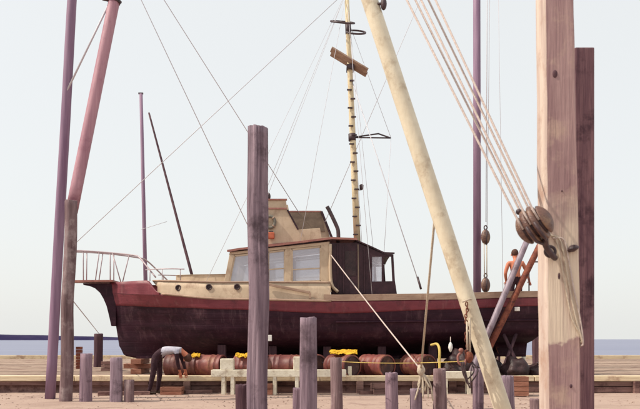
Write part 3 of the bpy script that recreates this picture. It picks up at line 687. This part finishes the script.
for k, (xa, xb, yt, Yp, lab) in enumerate(((497,500,349,23.5,'thin'),(521,525,352,22.8,'thick'))):
    a, b = P(xa,0,Yp), P(xb,0,Yp); zt = P(0,yt,Yp).z
    tag(MB().tube([Vector(((a.x+b.x)/2,Yp,DZ)),Vector(((a.x+b.x)/2+.02,Yp,zt))], (b.x-a.x)/2, 10).build('bollard_post', 'white_timber' if k else 'piling_dark'), lab+(' pale' if k else ' dark')+' bollard post on the pier beyond the stern', 'bollard')
for i, (xa, ya, xb, yb, Y) in enumerate(((98,396,150,393.5,17.6),(360,395,382,393.2,17.9),(398,394.5,436,393,17.9),(185,394,212,393,18.1))):
    a, b = P(xa,ya,Y), P(xb,yb,Y+.2); a.z = b.z = .045
    tag(MB().beam(a,b,.13,.09).build('loose_timber', 'face_board', None, .008), 'loose brown timber on the ground '+['between the short pilings','by the low leaning box','below the knotted rope','left of the white bench'][i], 'timber', 'loose timbers on the ground')
gr = MB()                                              # gravel and chips
for k in range(1500):
    x, y = random.uniform(-9,9), random.uniform(12.5,18.35); s_ = random.uniform(.005,.018)
    M = Matrix.Rotation(random.uniform(0,6.28),3,'Z')@Matrix.Rotation(random.uniform(0,1),3,'X')
    gr.box((x,y,s_*.3), (s_*2,s_*1.3,s_), M)
g_ = gr.build('gravel', 'ground', org=(0,15,0), fixn=False); tag(g_, 'scattered stones and wood chips on the sandy ground', 'gravel'); g_['kind'] = 'stuff'

# ------------------------------------------------------------------ pilings
def piling(name, x0, x1, ytop, Y, xbot, seed, label, m='piling', zb=-.05, group='short round pilings standing on the ground', cat='piling', checks=4, slant=.0, split=False):
    top = P((x0+x1)/2, ytop, Y); r0 = (x1-x0)/2/F*Y; base = Vector(((xbot-CX)/F*Y, Y, zb)); rows = []; NS = 40
    hgt = top.z-zb; NR = max(10, int(hgt/.12)); rnd = random.Random(seed)
    ck = [(rnd.uniform(0,6.28), rnd.uniform(.05,.11), rnd.uniform(.08,.20)) for _ in range(checks)]
    if split: ck.append((R(-122), .10, .22))
    for i in range(NR+1):
        t = i/NR; c = base.lerp(top, t); row = []
        c = c+Vector((noise.noise(Vector((seed,t*hgt*.7,0))), noise.noise(Vector((seed+9,t*hgt*.7,0))), 0))*r0*.15
        for k in range(NS+1):
            a = 2*math.pi*(k%NS)/NS; rr = r0*(1.03-.04*t)*(1+.10*noise.noise(Vector((math.cos(a)*1.6+seed, math.sin(a)*1.6, t*hgt*1.1)))+.025*noise.noise(Vector((math.cos(a)*6+seed, math.sin(a)*6, t*hgt*2))))
            for (ca, cw, cd) in ck:
                aa = a-ca-.25*noise.noise(Vector((ca*5, t*hgt*.8, seed))); d = math.atan2(math.sin(aa), math.cos(aa))
                dep = cd*math.exp(-(d/cw)**2)*max(0, .35+.9*noise.noise(Vector((ca*9+seed, t*hgt*.6, 1)))+.5*t)
                rr *= 1-dep
            z = c.z
            if i == NR: z += r0*(.22*noise.noise(Vector((math.cos(a)*2, math.sin(a)*2, seed)))+slant*math.cos(a))
            row.append(Vector((c.x+rr*math.cos(a), c.y+rr*math.sin(a), z)))
        rows.append(row)
    pb = MB().grid(rows)
    ring = rows[-1]; ctr = sum(ring[:-1], Vector())/NS
    rws = [ring]
    for s_ in (.93,.6,.3,.0): rws.append([ctr+(p-ctr)*s_+Vector((0,0,r0*(.05 if s_ > .9 else .06+.05*noise.noise(Vector((p.x*30,p.y*30,s_*9)))))) for p in ring])
    pb.grid(rws, False)
    if m == 'piling': m = ('piling','piling_grey','piling_brown')[seed%3]
    return tag(pb.build(name, m), label, cat, group)
GY = lambda y: F*HZ/(y-HY)
piling('piling', 65, 77, 201, 15.8, 65.6, 11, 'tall round piling carrying the heel of the leaning pink spar', group=None, checks=5)
piling('piling', 80.5, 92.5, 354, 15.7, 85.5, 12, 'short round piling next to the tall piling with the spar')
piling('piling', 110, 122, 358, 15.7, 116, 13, 'short round piling below the bow of the boat')
piling('piling', 124, 134, 380, 15.7, 129, 14, 'lowest round piling stub below the bow of the boat')
piling('piling', 94.2, 103, 334, 26, 98, 15, 'thin dark piling on the pier beyond the bow', 'piling_dark', zb=DZ-.02, group=None)
piling('piling', 248, 268.5, 128, 11.2, 258, 16, 'tall split-topped round piling standing before the wheelhouse', group=None, checks=6, slant=-.06, split=True)
piling('piling', 235, 250, 385, 13.2, 243, 17, 'dark round stub beside the foot of the tall split piling', 'piling_dark')
piling('piling', 293, 303, 388, 14.3, 298, 18, 'low round stub behind the stout post')
piling('piling', 299.5, 316.5, 318, 12.6, 308, 19, 'stout round post of middle height below the wheelhouse', group=None, checks=5)
piling('piling', 330, 342, 358, 13.7, 336.5, 20, 'round piling holding the end of the yellow line')
piling('piling', 385.5, 398, 373, 13.6, 392, 21, 'round piling in front of the drum with the open dark end')
piling('piling', 410, 422, 389, 13.6, 416.5, 22, 'low round stub below the knotted rope')
piling('piling', 433, 446, 369, 13.6, 440, 23, 'round piling in front of the yellow hose')
piling('piling', 473, 483.5, 369, 14.2, 478, 24, 'bluish round piling beside the white boom and chain gear')
piling('piling', 501, 513.5, 376, 14.0, 508, 25, 'round piling on the stern side of the white boom')
piling('piling', 530, 541, 399, 13.9, 536, 26, 'lowest stub beside the squared timber')
piling('piling', 533, 543.5, 334, 27.5, 538, 27, 'dark piling on the pier seen under the stern', 'piling_dark', zb=DZ-.02, group=None)

# ------------------------------------------------------------------ spars on the bow side
def pole(name, pts, r, m, label, cat, seg=18, n=14):
    a, b = Vector(pts[0]), Vector(pts[1]); rr = r if isinstance(r, tuple) else (r, r)
    pp = [a.lerp(b, i/n) for i in range(n+1)]
    pp = [p+Vector((noise.noise(Vector((p.z*.4,a.x,0))), noise.noise(Vector((p.z*.4,a.x,7))), 0))*rr[0]*.10 for p in pp]
    return tag(MB().tube(pp, [lerp(rr[0],rr[1],i/n)*(1+.03*noise.noise(Vector((i*.7,a.x,2)))) for i in range(n+1)], seg).build(name, m), label, cat)
foot = P(50.0,413,16.7); foot.z = -.03
tipA = P(79.5,-135,16.7)
pole('derrick_pole', (foot, tipA), (.115,.100), 'purple_pole', 'slim purple pole standing behind the pink spar with wires at its head', 'pole')
cr = empty('leaning_spar', P(72.5,206,16.15), 'pink leaning spar with a dark iron band, heel against the tall piling', 'spar')
a, b = P(71.5,212,16.12), P(156,-205,17.2)
n = 16; pp = [a.lerp(b,i/n) for i in range(n+1)]
MB().tube(pp, [lerp(.132,.118,i/n) for i in range(n+1)], 20).build('spar', 'pink_spar', cr)
d = (b-a).normalized(); t = (212-8)/(212+205); c = a.lerp(b,t)
MB().tube([c-d*.04,c+d*.04], .142, 20).build('band', 'iron', cr)
MB().tube([c+Vector((-.10,-.05,.0)),c+Vector((-.24,-.08,.02))], .04, 10).build('eye', 'iron', cr)
MB().tube([c+Vector((.10,-.05,-.02)),c+Vector((.17,-.06,-.06))], .03, 10).build('eye', 'iron', cr)
rope('wire_stay', [P(66.5,92,16.62), P(120.5,-20,16.62)], .022, 'wire', 'thin wire between the purple pole and the pink spar', 'wire')
rope('wire_stay', [tipA+Vector((0,-.1,-.1)), P(258,247,19.9)], .010, 'wire', 'long wire from the purple pole to the wheelhouse roof front', 'wire')
rope('wire_stay', [tipA+Vector((0,-.1,-.05)), P(301,216,22.4)], .010, 'wire', 'long wire from the purple pole to the flying bridge', 'wire')
rope('wire_stay', [P(70,297,15.8), P(99,333.5,26)], .012, 'wire', 'slack wire from the tall piling to the thin dark piling', 'wire')
# slim mast behind the bow, with its leaning dark spar
sm_ = empty('slim_mast', Vector((P(147.3,0,25).x,25,DZ)), 'slim grey mast behind the bow rail of the boat', 'mast')
b0 = Vector((P(147.6,0,25).x,25,DZ)); MB().tube([b0, P(141,94,25)], [.075,.055], 12).build('pole', 'purple_pole', sm_)
MB().box(P(140.8,93.5,25), (.16,.05,.05)).build('masthead', 'iron', sm_); MB().box((b0.x,25,DZ+.06), (.4,.4,.12)).build('step', 'piling_dark', sm_)
pole('leaning_pole', (P(193,279,21.9), P(149,113,24.7)), (.045,.03), 'piling_dark', 'thin dark pole leaning from the cabin trunk to the slim mast', 'pole', 10)
rope('wire_stay', [P(109,226,25), P(141.8,108,25)] if False else [P(141,229.5,24.9), P(167,221.5,24.9)], .008, 'wire', 'short faint wire crossing the slim mast', 'wire')

# ------------------------------------------------------------------ right-hand side: mast, boom, timber, tackle
rm = empty('derrick_mast', Vector((P(477,0,24.8).x,24.8,DZ)), 'tall plain purple mast behind the stern of the boat', 'mast')
mtop = P(476.5,-165,24.8); MB().tube([Vector((P(477.3,0,24.8).x,24.8,DZ)), mtop], [.135,.115], 18).build('pole', 'purple_pole', rm)
MB().box(Vector((P(477.3,0,24.8).x,24.8,DZ+.08)), (.6,.6,.16)).build('step', 'piling_dark', rm)
MB().beam(P(470,-150,24.8), P(496,-150,24.6), .12,.14).build('crosstree', 'iron', rm, .01)
tk = empty('hanging_tackle', P(486,290,24.4), 'small wooden block and tackle hanging beside the purple mast', 'tackle')
MB().tube([P(488,-148,24.5),P(486,222,24.4)], .013, 6).build('fall', 'wire', tk); MB().tube([P(491.5,-148,24.5),P(487,228,24.4)], .009, 6).build('fall', 'wire', tk)
for yy in (237,285):
    c = P(485.6,yy,24.4); bl = MB().ellipsoid(c, (.155,.12,.25), None, 16, 12).build('block', 'block_wood', tk)
    MB().tube([c+Vector((.0,-.125,-.27)),c+Vector((0,-.13,.0)),c+Vector((0,-.125,.27))], .025, 6).build('strap', 'iron', bl)
    MB().tube([c+Vector((.05*math.cos(a),0,.31+.07*math.sin(a))) for a in [k*.5236 for k in range(12)]], .02, 6, closed=True).build('eye', 'iron', bl)
for dx in (-1.6,1.2): MB().tube([P(485.6+dx,243,24.36),P(485.9+dx*.8,279,24.36)], .016, 6).build('fall', 'rope_pale', tk)
rope('guy_wire', [P(496,-150,24.6), P(503,292,24.6)], .007, 'wire', 'thin wire hanging near the tackle behind the stern', 'wire')
rope('guy_wire', [P(476.5,-131,24.7), P(325,222,22.3)], .009, 'wire', 'long wire from the purple mast down to the flying bridge', 'wire')
# white boom
bm_ = empty('white_boom', Vector((P(510.5,0,10.5).x,10.5,0)), 'thick cream-painted boom slanting across the stern of the boat', 'boom')
fa, ha = P(510.7,433.6,10.5), P(268,-312,10.5); n = 24
pp = [fa.lerp(ha,i/n) for i in range(n+1)]
MB().tube(pp, [.122-.012*i/n for i in range(n+1)], 24).build('spar', 'boom_paint', bm_)
MB().lathe([(0,.2),(.10,.2),(.14,.16),(.2,.15)], Vector((fa.x,10.5,-.02)), Matrix.Rotation(R(-90),3,'Y')).build('heel_fitting', 'iron', bm_)
c = P(381.5,4,10.42); MB().ellipsoid(c+Vector((.03,0,0)), (.045,.05,.09)).build('cleat', 'iron', bm_); MB().tube([c+Vector((-.06,0,0)),c+Vector((.03,0,.0))], .02,6).build('cleat_pin', 'iron', bm_)
d = (ha-fa).normalized(); MB().tube([ha-d*.25,ha-d*.1], .13, 20).build('head_band', 'iron', bm_)
# squared timber
tx0, tx1 = P(547.5,0,7.4).x, P(580.5,0,7.4).x
TB = MB(); rows = []
for i in range(60):
    z = lerp(-.05, 7.2, i/59); ln = -.0075*(z-HZ) ; row = []
    xl, xr = tx0+ln*1.1, tx1+ln*.6+(-.055*min(1,max(0,(z-1.5)/3.5)))
    cz = .006*noise.noise(Vector((z*2,0,1)))
    for (x, y) in ((xl+.012,7.4),(xr-.012,7.4),(xr,7.412),(xr,7.70),(xr-.012,7.712),(xl+.012,7.712),(xl,7.70),(xl,7.412),(xl+.012,7.4)):
        row.append(Vector((x+.005*noise.noise(Vector((x*9,y*9,z*3)))+cz, y+.005*noise.noise(Vector((y*7,x*7,z*3))), z)))
    rows.append(row)
TB.grid(rows, False); TB.add(rows[-1][:-1], [tuple(range(8))])
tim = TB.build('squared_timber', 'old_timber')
tim.data.materials.append(MATS['sunlit_worn_wood'])
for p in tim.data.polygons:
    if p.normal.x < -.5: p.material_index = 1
tag(tim, 'massive squared timber post with lighter lower face and rope wrapped on it', 'post')
def knot(x, y, rx, rz):
    c = P(x,y,7.4)+Vector((0,.004,0)); MB().ellipsoid(c, (rx,.014,rz), None, 16, 10).build('knot', 'piling_dark', tim)
knot(555,74,.026,.042); knot(562,191,.009,.010); knot(571,386,.014,.022); knot(559,276,.012,.036)
c = P(573,248,7.36); MB().ellipsoid(c, (.055,.05,.035), Matrix.Rotation(-.6,3,'Y'), 18, 12, lambda q: q*(1+.5*noise.noise(q*22))).build('iron_spike', 'iron', tim)
e = MB().tube([P(549,252,7.38)+Vector((.05*math.cos(a),-.04+.03*math.sin(a)*0,.05*math.sin(a))) for a in [k*.3927 for k in range(16)]], .016, 8, closed=True).build('eye_plate', 'iron', tim)
# second post just beyond it, mostly hidden
o = MB().box((P(585,0,8.3).x, 8.45, P(0,47,8.3).z/2-.02), (.22,.30,P(0,47,8.3).z+.04)).build('squared_post', 'post_wood', None, .015); tag(o, 'dark purple squared post close behind the massive timber', 'post')
# ropes lashed across the timber face
for i in range(3):
    pts = [P(547+3*i,232+3*i,7.37),P(556+4*i,240,7.375),P(561+4*i,262,7.378),P(566+4*i,290,7.378),P(572+4.0*i,318,7.38),P(580+1.6*i,334+4*i,7.385),Vector((tx1+.012,7.43,HZ-.01-.03*i)),Vector((tx1+.014,7.62,HZ-.06-.03*i))]
    rope('lashing_rope', smooth_path(pts,6), .008+.002*(i==1), 'rope_pale' if i != 2 else 'rope', ['pale rope nearest the timber edge, running down the timber face','thick pale rope in the middle of the timber lashing','brown rope on the outer side of the timber lashing'][i], 'rope')
# big pulley block
Cb = P(534.5,225,7.15)
dv = Vector((-.46,.16,.875)).normalized(); av = Vector((.78,-.50,.38)); av = (av-dv*av.dot(dv)).normalized(); cv = dv.cross(av)
M = Matrix((av, cv, dv)).transposed()                 # local x: sheave axis, local z: along the ropes
blk = empty('pulley_block', Cb-Vector((0,0,.18)), 'big dark wooden pulley block with ropes beside the squared timber', 'pulley block')
for x0, x1 in ((-.176,-.098),(-.070,-.014),(.014,.070),(.098,.176)):      # four cheeks, slices of one rounded shell
    rows = []; K = 8
    for k in range(-1, K+2):
        t = min(1,max(0,k/K)); x = lerp(x0,x1,t); rr = math.sqrt(max(0,1-(x/.178)**2))*(.86 if k in (-1,K+1) else 1)
        edge = 1-.06*(abs(2*t-1)**4); rr *= edge
        if k in (-1,K+1): rr = 0
        rows.append([Cb+M@Vector((x, .168*rr*math.cos(a), .190*rr*math.sin(a))) for a in [2*math.pi*q/32 for q in range(33)]])
    MB().grid(rows).build('cheek', 'block_wood', blk)
for xo in (-.084,0,.084):
    MB().lathe([(xo-.013,.13),(xo-.006,.12),(xo+.006,.12),(xo+.013,.13),(xo+.013,.02),(xo-.013,.02),(xo-.013,.13)], Cb, M, 24).build('sheave', 'iron', blk)
MB().lathe([(-.17,.0),(-.17,.03),(.165,.03),(.165,0)], Cb, M, 14).build('pin', 'iron', blk)
for xo in (-.042,.042):
    MB().tube([Cb+M@Vector((xo,-.165,-.0)),Cb+M@Vector((xo,-.155,-.09)),Cb+M@Vector((xo,-.1,-.165)),Cb+M@Vector((xo*.5,0,-.205))], .014, 8).build('strap', 'iron', blk)
MB().tube(smooth_path([Cb+M@Vector((.02,0,-.17)),P(546,246,7.2),P(552,255,7.26),P(555,258,7.36)],5), .030, 8).build('shackle', 'iron', blk)
MB().ellipsoid(Cb+M@Vector((-.06,-.02,.19)), (.03,.03,.03)).build('becket', 'iron', blk)
head = ha-d*.2
for i, (xo, yo, lab) in enumerate(((-.084,-.135,'first'),(-.084,.13,''),(0,-.14,''),(0,.135,''),(.084,-.13,''))):
    lo = Cb+M@Vector((xo,yo,.0)); mid = Cb+M@Vector((xo,yo*1.0,.12))
    up = head+Vector(((-.26,-.12,.0,.10,.26)[i],-.16,-.05+.03*i))
    rope('tackle_rope', [lo, mid, up], .0115, 'rope', ['outermost tackle rope on the boom side','tackle rope lying second from the boom side','middle tackle rope running into the pulley block','tackle rope next to the middle one on the timber side','outermost tackle rope on the timber side'][i]+' of the big pulley block', 'rope', 'tackle ropes of the big pulley block')
MB().ellipsoid(head+Vector((.05,-.12,-.1)), (.26,.12,.22)).build('head_block', 'block_wood', bm_)
# two pipes leaning from the pier over the stern
pole('leaning_pipe', (Vector((P(469,0,18.75).x,18.75,DZ)), P(527.5,240,19.55)), (.085,.08), 'pipe_grey', 'grey steel pipe leaning on the stern rail', 'pipe', 14)
pole('leaning_pipe', (Vector((P(474,0,19.0).x,18.95,DZ)), P(543,239,19.5)), (.085,.08), 'rust', 'rusty brown pipe leaning on the stern rail', 'pipe', 14)
# chain gear hanging from the boom
ch = empty('chain_gear', P(468,372,10.35), 'rusty chain, block and looped cables hanging from the white boom', 'chain gear')
for k in range(17):
    c = P(466.5+.8*math.sin(k),304+3.0*k,10.36); fl_ = k%2
    MB().tube([c+Vector(((.017*math.cos(a) if not fl_ else 0),(.017*math.cos(a) if fl_ else -.0),.031*math.sin(a))) for a in [q*.7854 for q in range(8)]], .0075, 6, closed=True).build('link', 'rust', ch)
MB().tube([P(462,302,10.36)+Vector((0,-.03,0)),P(470,299,10.34),P(474,300,10.5)], .012, 6).build('sling', 'rope_pale', ch)
for dx, y0, y1 in ((1.6,318,352),(-1.0,322,350)): MB().tube([P(468+dx,y0,10.3),P(468.5+dx,y1,10.3)], .014, 6).build('fall', 'rope_pale', ch)
bb = MB().ellipsoid(P(469,357,10.36), (.06,.05,.085), None, 14, 10).build('block', 'rust', ch)
MB().tube(smooth_path([P(462,352,10.36),P(458,356,10.36),P(459,363,10.36),P(464,365,10.36),P(466,359,10.36)],5), .017, 8).build('hook', 'trim_red', ch)
MB().ellipsoid(P(461,350,10.34), (.035,.03,.03)).build('shackle', 'trim_red', ch)
for k, (x1, yb) in enumerate(((474,379),(478,384),(471,388))):
    MB().tube(smooth_path([P(461+k*1.5,362,10.34-.02*k),P(463+k*1.4,373,10.33-.02*k),P(467+k*1.5,yb,10.33-.02*k),P(x1,371,10.33-.02*k),P(471+k,362,10.36)],6), .010, 6).build('cable_loop', 'iron', ch)
# hanging rope with frayed knot
kn_ = P(421,370,13.4)
rk = empty('knotted_rope', Vector((P(419,0,13.6).x,13.6,.4)), 'pale rope from the boom ending in a frayed knot above a low stub', 'rope')
MB().tube([P(436.5,197,10.4), kn_], .019, 8).build('line', 'rope_pale', rk)
MB().ellipsoid(kn_, (.075,.07,.10), None, 14, 10, lambda q: q*(1+.3*noise.noise(q*30))).build('knot', 'rope_pale', rk)
for k in range(9):
    e = P(415+2.2*k+random.uniform(-1,1), 388+random.uniform(-4,14), 13.4+random.uniform(-.08,.05))
    mid = kn_.lerp(e,.5)+Vector((random.uniform(-.05,.06),random.uniform(-.04,.04),.03))
    MB().tube(smooth_path([kn_,mid,e],6), [.016]*12+[.010], 6).build('strand', 'rope_pale', rk)
rope('stern_line', curve_pts(P(331,255,19.8), kn_, .02), .014, 'rope', 'thin rope running from the wheelhouse corner down to the frayed knot', 'rope')

# ------------------------------------------------------------------ people
def figure(name, J, E, root, regions, loc, label, hair=None, face=None):
    """one continuous skinned body; J: joint -> (pos, radius); regions(face centre) -> material index"""
    names = list(J); me = bpy.data.meshes.new(name); me.from_pydata([Vector(J[k][0])-Vector(loc) for k in names], [(names.index(a),names.index(b)) for a, b in E], [])
    o = bpy.data.objects.new(name+'_tmp', me); col.objects.link(o)
    o.modifiers.new('skin','SKIN'); s = o.modifiers.new('sub','SUBSURF'); s.levels = 3; s.render_levels = 3
    sv = me.skin_vertices[0].data
    for i, k in enumerate(names):
        r = J[k][1]; sv[i].radius = r if isinstance(r, tuple) else (r,r); sv[i].use_root = (k == root)
    dg = bpy.context.evaluated_depsgraph_get(); ev = o.evaluated_get(dg); m2 = bpy.data.meshes.new_from_object(ev)
    bpy.data.objects.remove(o); m2.name = name
    m2.materials.clear()
    for k in ('skin','shirt','trousers','shoe'): m2.materials.append(MATS[k])
    for p in m2.polygons:
        p.use_smooth = True; p.material_index = regions(p.center+Vector(loc))
    r = bpy.data.objects.new('person', m2); col.objects.link(r); r.location = loc; ORG[r] = Vector(loc); tag(r, label, 'person')
    return r
def hand(J, E, tag_, wrist, dirv, side, r=.0095):
    w_ = Vector(J[wrist][0]); dirv = Vector(dirv).normalized(); side = Vector(side).normalized(); nrm = dirv.cross(side)
    J[tag_+'palm'] = (w_+dirv*.07, (.036,.020)); E.append((wrist, tag_+'palm'))
    for i, (off, ln) in enumerate(((-.030,.070),(-.010,.082),(.010,.078),(.030,.062))):
        a = w_+dirv*.105+side*off; J[f'{tag_}f{i}a'] = (a, .011); J[f'{tag_}f{i}b'] = (a+dirv*ln*.55+nrm*.012, r); J[f'{tag_}f{i}c'] = (a+dirv*ln*.85+nrm*.035, r*.85)
        E += [(tag_+'palm', f'{tag_}f{i}a'), (f'{tag_}f{i}a', f'{tag_}f{i}b'), (f'{tag_}f{i}b', f'{tag_}f{i}c')]
    a = w_+dirv*.05-side*.045; J[tag_+'t1'] = (a, .012); J[tag_+'t2'] = (a+dirv*.045-side*.018+nrm*.015, .010)
    E += [(tag_+'palm', tag_+'t1'), (tag_+'t1', tag_+'t2')]
# worker bending over the pier edge
ox, oy = -3.99, 18.02
def W(x, y, z): return Vector((ox+x, oy+y, z))
J = {'pelvis':(W(.02,.0,.96),(.15,.125)),'belly':(W(.20,.0,1.08),(.135,.12)),'chest':(W(.42,.03,1.13),(.16,.13)),'neck0':(W(.56,.05,1.08),.075),'neck':(W(.62,.06,1.03),.06),
     'head':(W(.70,.08,.955),(.092,.085)),'crown':(W(.745,.09,.87),(.078,.075)),
     'hipN':(W(-.02,-.10,.90),.105),'kneeN':(W(-.07,-.12,.50),.072),'ankN':(W(-.16,-.11,.11),.048),'heelN':(W(-.20,-.11,.045),.040),'toeN':(W(.02,-.13,.035),.035),
     'hipF':(W(.02,.10,.90),.105),'kneeF':(W(.04,.13,.50),.072),'ankF':(W(-.01,.13,.11),.048),'heelF':(W(-.05,.13,.045),.040),'toeF':(W(.17,.12,.035),.035),
     'shN':(W(.50,-.15,1.06),.066),'elN':(W(.53,-.12,.76),.050),'wrN':(W(.55,.06,.545),.033),
     'shF':(W(.50,.22,1.06),.066),'elF':(W(.58,.30,.78),.050),'wrF':(W(.63,.36,.555),.033)}
E = [('pelvis','belly'),('belly','chest'),('chest','neck0'),('neck0','neck'),('neck','head'),('head','crown'),('pelvis','hipN'),('hipN','kneeN'),('kneeN','ankN'),('ankN','heelN'),('heelN','toeN'),
     ('pelvis','hipF'),('hipF','kneeF'),('kneeF','ankF'),('ankF','heelF'),('heelF','toeF'),('chest','shN'),('shN','elN'),('elN','wrN'),('chest','shF'),('shF','elF'),('elF','wrF')]
hand(J, E, 'N', 'wrN', (.1,.45,-1), (1,.1,.1)); hand(J, E, 'F', 'wrF', (.1,.3,-1), (1,.1,.1))
def reg1(c):
    x, z = c.x-ox, c.z
    if z < .09: return 3
    if x < .14 and z < 1.3: return 2
    if x > .60 and z > .80: return 0
    if x > .40 and z < 1.0 and z > .60: return 2
    if z > .80: return 1
    return 0
p1 = figure('person', J, E, 'pelvis', reg1, W(0,0,0), 'person in pale top and dark trousers bending over the pier edge')
def hairmesh(c, rad, M, cut, parent, name='hair'):
    hm = MB().ellipsoid(c, rad, M, 22, 16, lambda q: q*(1+.05*noise.noise(q*40)) if q.y > cut else Vector((q.x*.55, max(q.y,cut-.01), q.z*.55)))
    return hm.build(name, 'hair', parent)
hairmesh(W(.735,.088,.895), (.10,.10,.115), Matrix.Rotation(R(-35),3,'Y'), -.2, p1)
# person at the stern, seen from behind
sx, sy, sz = P(515.5,0,20.55).x, 20.55, 2.08
def S(x, y, z): return Vector((sx+x, sy+y, sz+z))
J = {'pelvis':(S(0,0,.95),(.155,.12)),'belly':(S(-.01,.0,1.12),(.135,.105)),'chest':(S(.02,.05,1.33),(.18,.125)),'neck0':(S(.025,.09,1.47),.072),'neck':(S(.03,.12,1.53),.058),'head':(S(.02,.16,1.62),(.085,.097)),'crown':(S(.02,.165,1.705),(.07,.077)),
     'hipN':(S(-.10,0,.88),.10),'kneeN':(S(-.12,-.02,.48),.072),'ankN':(S(-.13,0,.10),.048),'heelN':(S(-.13,-.04,.045),.04),'toeN':(S(-.15,.19,.035),.035),
     'hipF':(S(.10,0,.88),.10),'kneeF':(S(.12,.02,.48),.072),'ankF':(S(.13,0,.10),.048),'heelF':(S(.13,-.04,.045),.04),'toeF':(S(.15,.19,.035),.035),
     'shN':(S(-.20,.01,1.40),.066),'elN':(S(-.285,.0,1.10),.05),'wrN':(S(-.22,.16,.90),.034),
     'shF':(S(.20,.01,1.40),.066),'elF':(S(.33,.02,1.13),.05),'wrF':(S(.42,.14,.92),.034)}
E = [('pelvis','belly'),('belly','chest'),('chest','neck0'),('neck0','neck'),('neck','head'),('head','crown'),('pelvis','hipN'),('hipN','kneeN'),('kneeN','ankN'),('ankN','heelN'),('heelN','toeN'),
     ('pelvis','hipF'),('hipF','kneeF'),('kneeF','ankF'),('ankF','heelF'),('heelF','toeF'),('chest','shN'),('shN','elN'),('elN','wrN'),('chest','shF'),('shF','elF'),('elF','wrF')]
hand(J, E, 'N', 'wrN', (.1,.6,-.6), (1,0,0)); hand(J, E, 'F', 'wrF', (.3,.5,-.6), (1,0,0))
def reg2(c):
    z = c.z-sz
    if z < .09: return 3
    if z < 1.0 and abs(c.x-sx) < .21: return 2
    return 0
p2 = figure('person', J, E, 'pelvis', reg2, S(0,0,0), 'bare-backed person in dark trousers standing on the stern deck')
hairmesh(S(.02,.15,1.69), (.098,.108,.115), None, -.2, p2)
for s_ in (-1,1): MB().ellipsoid(S(.02+s_*.094,.17,1.635), (.014,.025,.034), None, 10, 8).build('ear', 'skin', p2)
